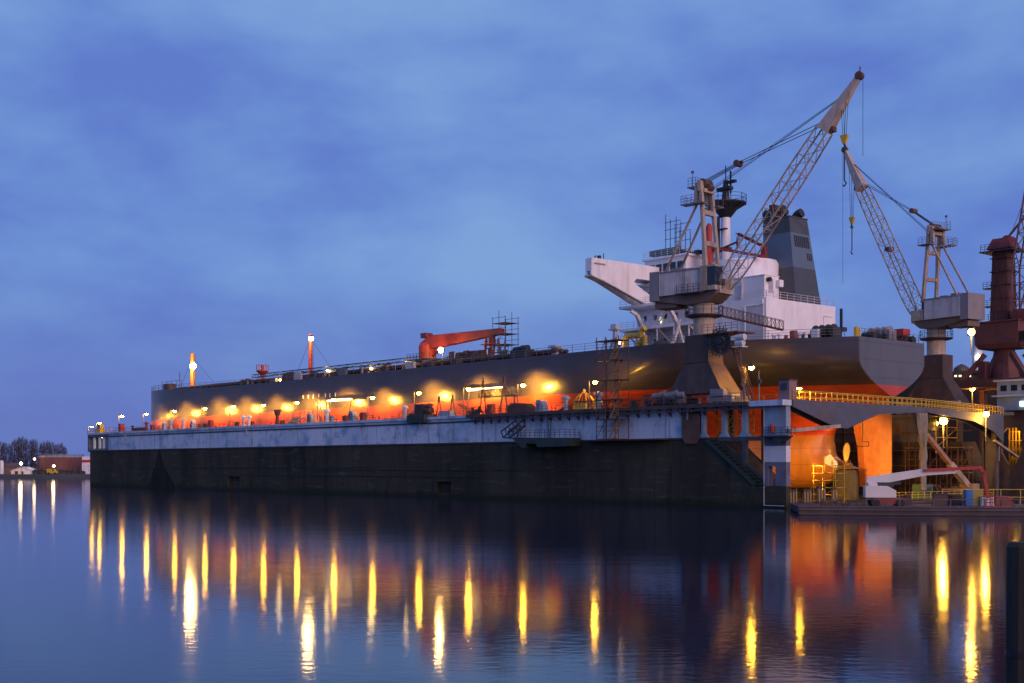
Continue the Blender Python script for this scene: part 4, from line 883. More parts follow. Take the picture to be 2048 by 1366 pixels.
# ================================================================== GANGWAY BRIDGES
def bridge(y0, y1, z0, z1, deep, label, right=False):
    t = thing('swing_bridge', label, 'bridge', (-.4, (y0+y1)/2, min(z0,z1)), 0, 'swing bridge halves across the dock end')
    m = MB()
    for x0, x1 in ((.3,.5),(-1.3,-1.1)):
        if not right: m.prism([(y0,z0),(y1,z1),(y1,z1-.65),(lerp(y0,y1,.62),lerp(z0,z1,.62)-1.3),(lerp(y0,y1,.38),z0-deep),(lerp(y0,y1,.30),z0-deep+.1),(y0,z0-.9)],'x',x0,x1)
        else: m.prism([(y0,z0),(y1,z1),(y1,z1-deep),(lerp(y0,y1,.86),lerp(z0,z1,.86)-deep*.62),(lerp(y0,y1,.6),lerp(z0,z1,.6)-deep*.32),(lerp(y0,y1,.3),lerp(z0,z1,.3)-1.0),(y0,z0-.65)],'x',x0,x1)
    m.build('girder', M('girder violet grey', (.085,.092,.125), .6, var=.2, dirt=RUST, damt=.4), t)
    m = MB(); m.add([(-1.25,y0,z0-.15),(.45,y0,z0-.15),(.45,y1,z1-.15),(-1.25,y1,z1-.15),(-1.25,y0,z0+.02),(.45,y0,z0+.02),(.45,y1,z1+.02),(-1.25,y1,z1+.02)],[(0,3,2,1),(4,5,6,7),(0,1,5,4),(1,2,6,5),(2,3,7,6),(3,0,4,7)]); m.build('walkway', msteel, t)
    for x in (.45,-1.2):
        m = MB(); n_ = 26
        for i in range(n_+1):
            p_ = Vector((x,lerp(y0,y1,i/n_),lerp(z0,z1,i/n_))); m.bar(p_,p_+Vector((0,0,1.15)),.08)
        for zz in (.45,1.15): m.bar((x,y0,z0+zz),(x,y1,z1+zz),.08)
        m.build('railing', yellow, t)
    return t
b1 = bridge(.8, 31.0, DZ+.1, DZ+.0, 3.4, 'left swing bridge half with yellow railing, hinged on the near dock wall')
m = MB(); m.bar((.3,.0,9.6),(.3,lerp(.8,31,.33),10.4),.45,.45); m.build('brace', cream, b1)
b2 = bridge(31.1, 52.5, DZ-.0, 12.9, 4.2, 'right swing bridge half with arched underside, reaching to the far dock wall', True)
m = MB(); m.bar((.3,50,9.0),(.3,57,6.6),.4,.3); m.build('brace', cream, b2)
tq = thing('hanging_tarpaulin', 'rolled pale tarpaulin hanging from the middle of the swing bridge', 'tarpaulin', (.6,30.0,3.2))
m = MB(); pp = []; rr = random.Random(5)
x0, y0 = .6, 29.6
prof = []
for i in range(15):
    q = i/14; prof.append((.75*(1-.45*q)+rr.uniform(-.12,.12), lerp(12.6,1.9,q)))
n_ = 10; vs = []; 
for k, (r_, z) in enumerate(prof):
    for i in range(n_):
        a = 2*PI*i/n_; rad = r_*(1+.35*math.sin(3*a+k*.5)); vs.append((x0+.2*math.sin(k*.4)+rad*math.cos(a)*.7, y0+.9*k/14+rad*math.sin(a), z))
m.add(vs, [(k*n_+i,k*n_+(i+1)%n_,(k+1)*n_+(i+1)%n_,(k+1)*n_+i) for k in range(14) for i in range(n_)]+[tuple(range(n_)),tuple(range(14*n_,15*n_))]); m.build('tarpaulin_roll', canvas, tq, smooth=True)

# ================================================================== LAMPS ON THE DOCK WALL
def lamp_proto():
    t = thing('lamp_post', '', 'lamp post', (0,3.6,DZ), 0, 'sodium lamp posts along the dock wall', local=True)
    m = MB(); m.tube((0,0,0),(0,0,5.2),.1,.07,8); m.box(-.2,.2,-.2,.2,0,.3); m.build('pole', msteel, t)
    m = MB(); m.path([(0,0,5.2),(.15,.2,5.35),(.5,.5,5.4)],.05,6); m.build('arm', msteel, t)
    m = MB(); m.lathe((.6,.6,5.08),[(.5,0),(.5,.02),(.42,.2),(.22,.42),(.05,.46)],12); m.build('lamp_head', dsteel, t)
    m = MB(); m.ball((.6,.6,5.0),.36,12,8); m.build('bulb', bulb_s, t)
    l = light(t, (.6,.75,4.75), 1.0, spot=(0,.93,-.36)); return t
lp = lamp_proto()
LAMPS = [ # px, py, plane y, power, label
 (183.5,854,1.5,25,'small sodium lamp at the far left tip of the dock wall'),
 (199,846,2,90,'sodium lamp over the yellow machine near the bow end of the dock'),
 (244,832,3,140,'tall sodium lamp post beside the red box near the bow end of the dock'),
 (293,828,4,160,'sodium lamp post in front of the edge of the ship bow'),
 (349,822,4,560,'sodium lamp post behind the white cowl locker nearest the bow'),
 (410,817,3.6,700,'sodium lamp post beside the low red box, under the lit foremast'),
 (467,813,4,560,'sodium lamp post left of the pair of tall white vents'),
 (527,810,4,520,'sodium lamp post right of the pair of tall white vents'),
 (594,805,4,620,'sodium lamp post above the heap of pale sheets'),
 (668,799,4,650,'sodium lamp post at the end of the left hand light streak'),
 (745,795,4.4,520,'sodium lamp post between the dark red box and the beige vent'),
 (838,786,4,620,'sodium lamp post left of the red mushroom vent and dark pump'),
 (937,778,4,700,'sodium lamp post at the end of the light streak by the trestle'),
 (1046,770,4,800,'sodium lamp post rising from the covered heap'),
 (1190,764,1.5,120,'sodium lamp post between the yellow bell frame and the stair tower'),
 (1503,735,3,200,'tall sodium lamp mast beside the near crane foot'),
 (1598,777,3.2,130,'sodium lamp on the corner where the swing bridge begins'),
]
for i, (px, py, yy, pw, lab) in enumerate(LAMPS):
    x, z = xz(px, py, yy)
    x -= .6; y = yy-.6; hh = (z-DZ)/5.0
    o = lp if i == 0 else dup(lp, (x,y,DZ), lab, 0, (1,1,1))
    o['label'] = lab; o.location = D2W(x,y,DZ); o.scale = (1,1,hh)
    for ch in o.children:
        if ch.type == 'LIGHT': ch.data.energy = pw*26
        if ch.type == 'LIGHT' and 'tall sodium lamp mast' in lab: ch.rotation_euler = Vector((-.75,.25,-.5)).to_track_quat('-Z','Y').to_euler()
        if ch.name.startswith(('bulb','lamp_head')) and hh > 0:
            pass
# glowing bars added for the streaks of light along the hull
for (pa, pb, lab) in (((655,802),(703,798),'left streak of light along the ship side, made as a glowing bar'),((940,780),(1006,775),'right streak of light along the ship side over the trestle, made as a glowing bar')):
    a = xz(*pa, 5.6); b = xz(*pb, 5.6)
    t = thing('light_streak', lab, 'light', (a[0],5.6,DZ), 0, 'light streaks along the hull')
    m = MB(); m.tube((a[0],5.6,a[1]),(b[0],5.6,b[1]),.16,n=8); m.build('tube', streak_m, t)
    m = MB(); m.bar((a[0],5.6,a[1]+.24),(b[0],5.6,b[1]+.24),.3,.08); m.bar((a[0],5.6,a[1]+.2),(a[0],4.7,DZ),.1); m.bar((b[0],5.6,b[1]+.2),(b[0],4.7,DZ),.1); m.build('holder', dsteel, t)
# ================================================================== THINGS ON THE DOCK WALL
PROTO = {}
def proto(kind, mat):
    key = (kind, mat.name)
    if key in PROTO: return PROTO[key], False
    nm = {'mush':'mushroom_vent','cowl':'cowl_vent','box':'deck_box','fork':'forked_vent','hood':'sloped_hood','cyl':'curved_cabinet'}[kind]
    cat = {'mush':'vent','cowl':'vent','box':'box','fork':'vent','hood':'hood','cyl':'cabinet'}[kind]
    t = thing(nm, '', cat, (0,0,0), 0, {'mush':'mushroom vents on the dock wall','cowl':'cowl vents on the dock wall','box':'lockers on the dock wall','fork':'forked vents on the dock wall','hood':'hoods on the dock wall','cyl':'cabinets on the dock wall'}[kind], local=True)
    if kind == 'mush':   # unit height 1
        m = MB(); m.lathe((0,0,0),[(.2,0),(.2,.05),(.15,.08),(.15,.75)],14); m.build('shaft', mat, t)
        m = MB(); m.lathe((0,0,.72),[(.16,0),(.27,.02),(.28,.1),(.22,.2),(.08,.27)],14); m.build('cap', mat, t)
    elif kind == 'cowl':
        m = MB(); m.prism([(-.3,0),(.3,0),(.3,.6),(.2,.85),(-.02,1.0),(-.22,.8),(-.3,.4)],'y',-.25,.25); m.build('housing', mat, t)
        m = MB(); m.box(.02,.2,-.28,-.25,.55,.75); m.box(-.15,.05,-.28,-.25,.1,.4); m.build('grille', dsteel, t)
    elif kind == 'box':
        m = MB(); m.box(-.35,.35,-.3,.3,.03,.96); m.build('body', mat, t)
        m = MB(); m.box(-.38,.38,-.33,.33,.96,1.0); m.box(-.37,.37,-.32,.32,0,.04); m.build('lid', dsteel, t)
    elif kind == 'fork':
        m = MB(); m.lathe((0,0,0),[(.16,0),(.14,.6)],12); m.build('shaft', mat, t)
        m = MB(); m.prism([(-.14,.6),(.14,.6),(.26,.95),(.2,1),(.04,.8),(-.04,.8),(-.2,1),(-.26,.95)],'y',-.14,.14); m.build('cap', dsteel, t)
    elif kind == 'hood':
        m = MB(); m.prism([(-.42,0),(.5,0),(.18,.93),(-.34,1.0),(-.42,.95)],'y',-.35,.35); m.build('housing', mat, t)
        m = MB(); m.box(-.3,0,-.38,-.35,.1,.7); m.build('door', msteel, t)
    elif kind == 'cyl':
        m = MB(); m.prism([(-.4,0),(.42,0),(.4,.5),(.25,.8),(0,.97),(-.3,1.0),(-.38,.9)],'y',-.3,.3); m.build('housing', mat, t)
        m = MB(); m.box(-.25,.1,-.33,-.3,.1,.7); m.build('door', msteel, t)
    PROTO[key] = t; return t, True
ITEMS = [ # px, top, bottom, kind, material, plane y, label
 (243,851,867,'box',redp,1.2,'red box by the tall lamp post, standing against the sky'),
 (265,854,866,'fork',dsteel,1.2,'small dark forked vent standing alone against the sky left of the bow'),
 (293,845,863,'mush',dred,1.0,'dark red mushroom vent in front of the bow edge'),
 (305,850,862,'box',dred,2.0,'dark red low box just right of the bow edge'),
 (329,846,862,'cowl',wgrey,1.0,'white cowl vent below the first hull lamp from the bow'),
 (342,840,861,'mush',wgrey,1.6,'pale mushroom vent right beside the first white cowl vent'),
 (367,838,860,'mush',wgrey,1.4,'pale mushroom vent standing alone between the two white cowl vents'),
 (386,841,859,'cowl',wgrey,1.0,'white cowl vent left of the red boxes under the foremast'),
 (399,849,858,'box',dred,1.6,'small dark red box next to the second white cowl vent'),
 (411,848,857,'box',dsteel,1.6,'small dark box at the foot of the lamp under the foremast'),
 (422,842,857,'box',redp,1.2,'bright red box right of the lamp under the foremast'),
 (474,845,854,'box',dsteel,1.4,'dark box left of the pair of tall white vents'),
 (487,831,853,'mush',white,1.2,'left one of the pair of tall white mushroom vents'),
 (498,830,852,'mush',white,1.2,'right one of the pair of tall white mushroom vents'),
 (504,843,852,'box',dred,2.0,'dark red box touching the right white vent of the pair'),
 (555,820,850,'fork',dred,1.2,'big dark red forked vent left of the pale heap'),
 (565,840,849,'box',dsteel,2.0,'dark chest between the red forked vent and the pale heap'),
 (622,829,848,'cyl',blueg,1.2,'blue grey curved cabinet right of the pale heap'),
 (654,819,846,'mush',white,1.2,'white mushroom vent under the left light streak'),
 (664,833,845,'box',blueg,1.5,'blue grey chest right of the white vent under the light streak'),
 (691,832,844,'box',dred,1.6,'dark red chest left of the blue curved cabinet'),
 (706,822,843,'cyl',blueg,1.2,'blue grey curved cabinet in front of the brightest red hull glow'),
 (726,823,839,'box',dred,1.2,'dark red tall box right of the blue curved cabinet'),
 (810,809,836,'mush',wgrey,1.2,'beige mushroom vent standing before the dark gap between hull glows'),
 (824,827,836,'box',dsteel,1.4,'dark chest between the beige vent and the pump set'),
 (859,805,834,'mush',dred,1.2,'big dark red mushroom vent behind the pump set'),
 (982,808,829,'box',dred,1.8,'red brown tall box under the trestle'),
 (1084,799,824,'hood',blueg,1.2,'blue grey sloped hood right of the covered heap'),
 (1132,788,820,'mush',blueg,1.4,'blue grey mushroom vent left of the yellow bell frame'),
 (1197,782,818,'mush',blueg,1.0,'blue grey mushroom vent right of the yellow bell frame'),
 (1268,798,813,'box',greenp,1.4,'dark green box right of the stair tower'),
 (1297,786,812,'box',dred,3.6,'narrow red cabinet behind the cable heap'),
]
for px, tp, bt, kind, mat, yy, lab in ITEMS:
    x, _ = xz(px, bt, yy); d_ = 154.5+.6506*yy-.7594*x; hh = (bt-tp)/F*d_
    t, first = proto(kind, mat)
    o = t if first else dup(t, (x,yy,DZ), lab)
    o.location = D2W(x,yy,DZ); o['label'] = lab; wsc = hh if kind not in ('box',) else max(hh, 1.2); o.scale = (wsc, wsc*.9, hh)
def pxx(px, y): return xz(px, 800, y)[0]
# pale heap, pump set, trestles, covered heap, yellow frame
x = pxx(588,2); t = thing('sheet_heap', 'heap of pale sheets and boards under the fourth hull lamp', 'heap', (x,2,DZ))
for k in range(7):
    m = MB(); a = random.uniform(-.4,.4); m.add([(x-2+k*.5,1.4,DZ),(x-.2+k*.5,1.2,DZ+.4),(x-.4+k*.5,2.6,DZ+1.6+a),(x-2+k*.4,2.6,DZ+1.0),(x-2+k*.5,1.5,DZ),(x-.2+k*.5,1.3,DZ+.35),(x-.4+k*.5,2.7,DZ+1.55+a),(x-2+k*.4,2.7,DZ+.95)],[(0,1,2,3),(4,7,6,5),(0,4,5,1),(1,5,6,2),(2,6,7,3),(3,7,4,0)]); m.build('sheet', wgrey if k % 2 else canvas, t)
x = pxx(612,3); t = thing('tube_rack', 'yellow lit pipe frame between the pale heap and the curved cabinet', 'frame', (x,3,DZ)); m = MB()
for k in range(5): m.bar((x-2+k*1.6,3,DZ),(x-2.4+k*1.7,3,DZ+2.2+.5*(k%2)),.13)
m.bar((x-2.4,3,DZ+2.2),(x+4.4,3,DZ+2.3),.14); m.bar((x-2,3,DZ+1),(x+4.2,3,DZ+1.4),.1); m.build('tubing', cream, t)
x = pxx(640,3.4); t = thing('ladder_frame', 'tall cream ladder frame in the glow left of the white vent', 'ladder', (x,3.4,DZ)); m = MB()
for k in (-.5,.5): m.bar((x+k,3.4,DZ),(x+k-.5,3.4,DZ+4.4),.12)
for k in range(8): m.bar((x-.5-.06*k,3.4,DZ+.5*k+.3),(x+.5-.06*k,3.4,DZ+.5*k+.3),.08)
m.build('rungs', cream, t)
x = pxx(845,1); t = thing('pump_set', 'dark pump set beside the big red mushroom vent, hanging over the wall edge', 'machine', (x,1,DZ))
m = MB(); m.box(x-1.9,x+2.6,.2,2.2,DZ,DZ+.5); m.box(x-1.5,x+.6,.4,1.8,DZ+.5,DZ+2.3); m.tube((x+.6,1.1,DZ+1.2),(x+2.4,1.1,DZ+1.2),.6); m.build('engine', dsteel, t)
m = MB(); m.box(x-2,x+3,-.9,-.32,DZ-.9,DZ+.4)
for k in range(5): m.bar((x-2+k*1.2,-.6,DZ-.9),(x-2+k*1.2,-.6,DZ+.6),.14)
m.build('outer_bracket', greenp, t)
def trestle(pa, pb, hpx, lab, y=1.6, beam=False):
    xa, xb = pxx(pa,y), pxx(pb,y); xm = (xa+xb)/2; hh = hpx
    t = thing('trestle', lab, 'trestle', (xm,y,DZ), 0, 'steel trestles on the dock wall')
    for xx in (xa,xb):
        m = MB(); m.bar((xx-.8,y,DZ),(xx,y,DZ+hh),.14); m.bar((xx+.8,y,DZ),(xx,y,DZ+hh),.14); m.bar((xx-.5,y,DZ+hh*.4),(xx+.5,y,DZ+hh*.4),.1); m.bar((xx-.25,y,DZ+hh*.7),(xx+.25,y,DZ+hh*.7),.08)
        m.build('a_frame', rustm, t)
    if beam:
        m = MB(); z = DZ+hh*.5; lattice(m, lambda q: [(lerp(xa-.6,xb+1.4,q),y-.4,z),(lerp(xa-.6,xb+1.4,q),y+.4,z),(lerp(xa-.6,xb+1.4,q),y+.4,z+1.1),(lerp(xa-.6,xb+1.4,q),y-.4,z+1.1)],10,.13,.08,(1,3)); m.box(xa-.8,xb+2.6,y-.5,y+.5,z-.15,z); m.bar((xb+2.5,y,DZ),(xb+2.5,y,z),.13); m.build('lattice_beam', rustm, t)
        m = MB(); stair(m,(xa-6,y,DZ+2),(xa-2,y,DZ+.2),.8); m.build('stair', rustm, t)
    else:
        m = MB(); m.box(xa+.6,xb,y-.5,y+.8,DZ,DZ+1.0); m.build('crate', blueg, t)
    return t
trestle(878,905,3.6,'low pair of trestle frames with a crate between, left of the lamp at the light streak',1.8)
trestle(966,1008,6.0,'tall trestle with lattice beam under the right light streak',1.8,True)
x = pxx(950,1.6); t = thing('scrap_heap', 'dark heap of scrap steel left of the red brown box', 'heap', (x,1.6,DZ)); m = MB(); rr = random.Random(21)
for k in range(22): m.bar((x+rr.uniform(-1.6,1.6),1.6+rr.uniform(-.6,.6),DZ+rr.uniform(0,.6)),(x+rr.uniform(-1.4,1.4),1.6+rr.uniform(-.6,.6),DZ+rr.uniform(.2,1.5)),.3,.15)
m.build('scrap', dsteel, t)
x = pxx(1042,1.6); t = thing('covered_heap', 'brown covered heap at the foot of a lamp post right of the trestle', 'heap', (x,1.6,DZ)); m = MB()
m.prism([(x-2.4,DZ),(x+2.6,DZ),(x+2.5,DZ+.9),(x+1.6,DZ+1.5),(x-1.6,DZ+1.6),(x-2.3,DZ+1.0)],'y',.8,2.6); m.build('cover', brown, t)
m = MB()
for k in range(8): m.box(x-2.3+k*.65,x-2.1+k*.65,.7,.8,DZ,DZ+1.3)
m.build('slats', rustm, t)
x = pxx(1172,2); t = thing('yellow_bell_frame', 'yellow bell shaped lifting frame with yellow box beside the lamp', 'frame', (x,2,DZ)); m = MB()
for k in range(8):
    a = k*PI/4; q = [(2.1*math.cos(a)*c_,2.1*math.sin(a)*c_,z_) for c_, z_ in ((1,.2),(.95,1.2),(.65,2.0),(.12,2.7))]
    m.path([(x-.4+p_[0],2+p_[1]*.6,DZ+p_[2]) for p_ in q],.055,6)
m.lathe((x-.4,2,DZ+2.6),[(.25,0),(.25,.35),(.08,.6)],8); m.build('ribs', yellow, t)
m = MB()
for zz in (.9,1.3):
    for k in range(16):
        a = k*PI/8; b = a+PI/8; m.bar((x-.4+2.05*math.cos(a),2+1.25*math.sin(a),DZ+zz),(x-.4+2.05*math.cos(b),2+1.25*math.sin(b),DZ+zz),.12)
m.build('tank_ring', dsteel, t)
m = MB(); m.box(x-.7,x+1.3,.5,1.0,DZ+.15,DZ+.95); m.build('yellow_box', yellow, t)
m = MB(); 
for k in range(12):
    a = k*PI/11; b = (k+1)*PI/11
    if k < 11: m.bar((x+2.4+1.1*math.cos(a),2,DZ+.5+1.2*math.sin(a)),(x+2.4+1.1*math.cos(b),2,DZ+.5+1.2*math.sin(b)),.1)
m.build('hoop', yellow, t)
x = pxx(199,1.4); t = thing('yellow_machine', 'small yellow machine under the second lamp at the bow end', 'machine', (x,1.4,DZ)); m = MB(); m.box(x-1.5,x+1.8,.8,2.0,DZ,DZ+1.2); m.box(x-.2,x+1.5,.9,1.9,DZ+1.2,DZ+2.2); m.build('body', yellow, t); m = MB(); m.box(x-.1,x+1.4,.85,.9,DZ+1.3,DZ+2.1); m.build('window', glass, t)
x = pxx(283,1.4); t = thing('pipe_stack', 'low red brown pipe stack before the bow', 'pipes', (x,1.4,DZ)); m = MB()
for k in range(5): m.tube((x-4,.8+.4*(k%3),DZ+.25+.4*(k//3)),(x+3,.8+.4*(k%3),DZ+.25+.4*(k//3)),.22,n=8)
m.build('pipe', dred, t)
# cable heap beside the crane bogies
xa = pxx(1300,1); xb = pxx(1370,1); t = thing('cable_heap', 'heap of chains, cables and pale rolls beside the near crane bogies', 'heap', ((xa+xb)/2,1,DZ)); m = MB(); rr = random.Random(9)
for k in range(30):
    x = rr.uniform(xa,xb); y = rr.uniform(-.9,1.5); r_ = rr.uniform(.25,.5)
    for i in range(8):
        a = i*PI/4; b = a+PI/4; m.bar((x+r_*math.cos(a),y,DZ+.5+r_*math.sin(a)),(x+r_*math.cos(b),y,DZ+.5+r_*math.sin(b)),.11)
m.prism([(xa,DZ),(xb,DZ),(xb-1,DZ+1.0),(xa+3,DZ+1.0)],'y',.6,2.0); m.build('coils', dsteel, t)
m = MB()
for k in range(5): x = lerp(xa+2,xb,k/4); m.tube((x-.6,.2,DZ+1.4),(x+.5,.3,DZ+1.4+.3*(k%2)),.42,n=10)
m.build('roll', cgrey, t)
# stair tower of scaffold on the outside of the near wall
xa, xb = xz(1203,800,-1.6)[0], xz(1247,800,-1.6)[0]
t = thing('stair_tower', 'rusty scaffold stair tower climbing the outside of the dock wall', 'scaffold', ((xa+xb)/2,-1.6,9.0))
m = MB()
for x in (xa,(xa+xb)/2-.4,xb):
    for y in (-2.6,-.6): m.bar((x,y,8.9),(x,y,23.3),.1)
for i in range(6):
    z = 9+i*2.75
    m.bar((xa,-2.6,z),(xb,-2.6,z),.09); m.bar((xa,-.6,z),(xb,-.6,z),.09); m.bar((xa,-2.6,z),(xa,-.6,z),.08); m.bar((xb,-2.6,z),(xb,-.6,z),.08)
    if i < 5: m.bar((xa,-2.6,z+1.1),(xb,-2.6,z+1.1),.06); m.bar((xa,-2.6,z+1.8),(xb,-2.6,z+1.8),.06); m.bar((xa,-2.6,z),((xa+xb)/2-.4,-2.6,z+2.7),.07)
m.build('poles', rustm, t)
for i in range(1,6): MB().box(xa-.3,xb+.1,-2.7,-.5,9+i*2.75-.06,9+i*2.75).build('landing', dsteel, t)
MB().box(xa-4,xb+7,-1.4,-.15,8.75,8.95).build('base_ledge', M('ledge dark red', (.07,.02,.025), .7), t)
for i in range(5):
    m = MB(); z = 9+i*2.75; stair(m,((xa+xb)/2-.2,-1.6,z),((xa+xb)/2+1.5,-1.6,z+2.7),.9); m.build('stair_flight', M('worn timber', (.3,.19,.09), .8, var=.3), t)
# boarding platform on the wall
xa, xb = xz(1040,870,-1.5)[0], xz(1148,870,-1.5)[0]
t = thing('boarding_platform', 'dark boarding platform with railing bolted to the pale wall', 'platform', ((xa+xb)/2,-1.5,8.4))
m = MB(); m.prism([(xa-.6,9.5),(xb,9.3),(xb,8.1),(xa+5,8.0),(xa+4.6,8.5),(xa+2.4,8.6),(xa+2.2,7.9),(xa+1.4,7.9),(xa-.6,9.3)],'y',-2.4,-.15); m.build('deck', greenp, t)
m = MB(); m.rail([(xa+1,-2.3,9.45),(xb,-2.3,9.35),(xb,-.3,9.35)],1.15,1.1,.06); m.build('railing', dsteel, t)
m = MB(); p0 = Vector((xa-3.2,-2.2,9.6)); p1 = Vector((xa+.4,-2.2,11.3))
for dy in (0,1.4):
    for dz in (0,.9): m.bar(p0+Vector((-.5*dz,dy,dz)),p1+Vector((-.5*dz,dy,dz)),.16)
    for k in range(5): q = p0.lerp(p1,k/4); m.bar(q+Vector((0,dy,0)),q+Vector((-.45,dy,.9)),.12)
for k in range(5): q = p0.lerp(p1,k/4); m.bar(q,q+Vector((0,1.4,0)),.1)
m.bar((xa+.2,-2.2,9.5),(xa+.9,-2.2,12.3),.14); m.bar((xa-.6,-2.2,9.4),p0,.2); m.build('folded_ladder', dsteel, t)
m = MB(); x = xa+5.4
for k in (-.3,.3): m.bar((x+k,-.35,9.4),(x+k,-.35,13.4),.07)
for k in range(9): m.bar((x-.3,-.35,9.5+.45*k),(x+.3,-.35,9.5+.45*k),.05)
m.build('wall_ladder', dsteel, t)
# posts near the bridge corner
for (px, tp, lab) in ((1518,742,'slim pale mast standing right of the tall lamp mast'),(1484,755,'yellow lit post left of the tall lamp mast')):
    x, z = xz(px, tp, 2.6); t = thing('mast_pole', lab, 'pole', (x,2.6,DZ), 0, 'bare poles at the bridge corner'); m = MB(); m.tube((x,2.6,DZ),(x,2.6,z),.11,.08,8); m.build('pole', msteel, t); m = MB(); m.box(x-.15,x+.3,2.4,2.8,z-1.6,z-1.1); m.bar((x,2.6,z-.5),(x+.5,2.6,z-.5),.06); m.build('bracket', dsteel, t)
x = pxx(1577,1); t = thing('control_hut', 'small red and grey control hut at the bridge corner', 'hut', (x,.9,DZ)); m = MB(); m.box(x-.9,x+.7,.2,1.8,DZ+.06,DZ+2.5); m.build('body', M('hut grey red', (.22,.13,.14), .6), t); m = MB(); m.box(x-1,x+.8,.1,1.9,DZ+2.5,DZ+2.65); m.build('roof', dsteel, t); m = MB(); m.box(x-.6,x+.3,.14,.2,DZ+1.3,DZ+2.1); m.build('window', glass, t)
# scaffolding round the deck crane jib end on the ship and red scaffold at the manifold
def scaffold(loc, wx, wy, lifts, lab, mat, parent_z, boards=True):
    x, y, z = loc; t = thing('scaffold_tower', lab, 'scaffold', loc, 0, 'scaffold towers'); m = MB(); H = lifts*1.9
    for i in range(3):
        for j in (-1,1): m.bar((x+(i-1)*wx/2,y+j*wy/2,z),(x+(i-1)*wx/2,y+j*wy/2,z+H+(1.1 if i != 1 else 2.2)),.08)
    for k in range(lifts+1):
        for j in (-1,1):
            for dz in (0,.95): m.bar((x-wx/2-.3,y+j*wy/2,z+k*1.9+dz),(x+wx/2+.3,y+j*wy/2,z+k*1.9+dz),.07)
        for i in (-1,1): m.bar((x+i*wx/2,y-wy/2,z+k*1.9),(x+i*wx/2,y+wy/2,z+k*1.9),.07)
        if k < lifts: m.bar((x-wx/2,y-wy/2,z+k*1.9),(x+wx/2,y-wy/2,z+k*1.9+1.9),.06)
    m.build('poles', mat, t)
    m = MB()
    for k in range(1,lifts+1): m.box(x-wx/2,x+wx/2,y-wy/2,y+wy/2,z+k*1.9-.06,z+k*1.9)
    m.build('boards', M('scaffold board', (.28,.2,.12), .8, var=.3), t)
    return t
xq = xz(1005,700,17)[0]
scaffold((xq+.8,17,DK),3.4,3.0,4,'dense scaffold tower around the tip of the orange deck crane', msteel, 0)
scaffold((xq+5.5,12,DK),2.0,1.6,1,'low scaffold bay on the ship deck right of the orange deck crane', msteel, 0)
# ================================================================== STERN WORK AREA ON THE PONTOON
ys, zs = yz(1663, 1000, 1.0)
scaffold((-2.6,yz(1658,960,-2.6)[0],.5),3.4,2.0,2,'yellow lit scaffold tower below the propeller', yellow, 0)
t = thing('wrapped_stand', 'cloth wrapped work stand under the propeller', 'stand', (-7.4,23.6,.5)); m = MB(); m.lathe((-7.4,23.6,.5),[(1.6,0),(1.6,3.2),(1.4,4.1),(.9,4.3)],10); m.build('cloth', M('grey olive cloth', (.035,.03,.022), .9, var=.35, scale=2, zs=.3, bump=.5), t); m = MB(); m.rail([(-9,22.4,5.0),(-6,22.4,5.0)],1.0,.9,.07); m.box(-9.1,-5.9,22.3,25.0,4.85,5.0); m.build('top_platform', rustm, t)
t = thing('white_sheet', 'pale crumpled sheet hanging beside the propeller', 'sheet', (-11,24.6,5.0)); m = MB(); m.add([(-11.9,24.6,5.6),(-9.7,24.4,4.8),(-9.6,24.7,5.6),(-10.9,24.6,6.9),(-11.7,24.7,6.5),(-11.9,24.7,5.6),(-9.7,24.5,4.8),(-9.6,24.8,5.6),(-10.9,24.7,6.9),(-11.7,24.8,6.5)],[(0,1,2,3,4),(9,8,7,6,5)]+[(i,(i+1)%5,5+(i+1)%5,5+i) for i in range(5)]); m.build('sheet', white, t)
rr = random.Random(4)
for i in range(11):      # wooden shores and bilge blocks along the pontoon end
    px = 1580+i*9.5; y, _ = yz(px, 990, -.6)
    hh = 1.7+.5*rr.random()
    lab = ['timber shore at the pontoon corner, nearest the end pillar','second timber shore from the end pillar','third timber shore from the end pillar','fourth timber shore from the end pillar','fifth timber shore from the end pillar','timber shore under the middle of the stern bulb, sixth from the end pillar','seventh timber shore from the end pillar','timber shore just left of the scaffold, eighth from the end pillar','timber shore at the left leg of the yellow scaffold','timber shore between the legs of the yellow scaffold','timber shore at the right leg of the yellow scaffold'][i]
    if i == 0:
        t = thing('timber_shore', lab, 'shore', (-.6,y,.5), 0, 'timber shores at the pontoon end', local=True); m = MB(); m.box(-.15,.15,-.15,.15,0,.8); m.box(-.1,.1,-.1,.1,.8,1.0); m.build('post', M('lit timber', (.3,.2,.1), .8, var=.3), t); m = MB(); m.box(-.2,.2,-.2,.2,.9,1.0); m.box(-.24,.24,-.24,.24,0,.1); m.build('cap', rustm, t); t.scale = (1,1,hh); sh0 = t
    else: dup(sh0, (-.6-.3*(i%3),y,.5), lab, 0, (1,1,hh))
r = thing('pontoon_railing', 'yellow handrail along the pontoon end below the rudder', 'railing', (-.3,34,.5)); m = MB(); m.rail([(-.3,24,.5),(-.3,51,.5)],1.1,1.6,.07); m.build('rails', yellow, r)
def flood(x, y, z, pw, lab, dirn=(0,1,.1), size=120, col=SOD):
    t = thing('floodlight', lab, 'floodlight', (x,y,z-1.0), 0, 'work floodlights'); m = MB(); m.bar((x,y,z-1.0),(x,y,z-.1),.1); m.box(x-.3,x+.3,y-.3,y+.3,z-1.0,z-.92); m.build('stand', dsteel, t)
    m = MB(); m.box(x-.3,x+.3,y-.2,y,z-.2,z+.2); m.build('housing', dsteel, t)
    m = MB(); m.box(x-.24,x+.24,y,y+.05,z-.15,z+.15); m.build('lens', bulb_s, t); light(t,(x,y+.4,z),pw,col,.2,dirn,size)
flood(-4.5,12.0,1.9,350,'floodlight on the pontoon aimed at the orange stern bulb',(0,1,0),100)
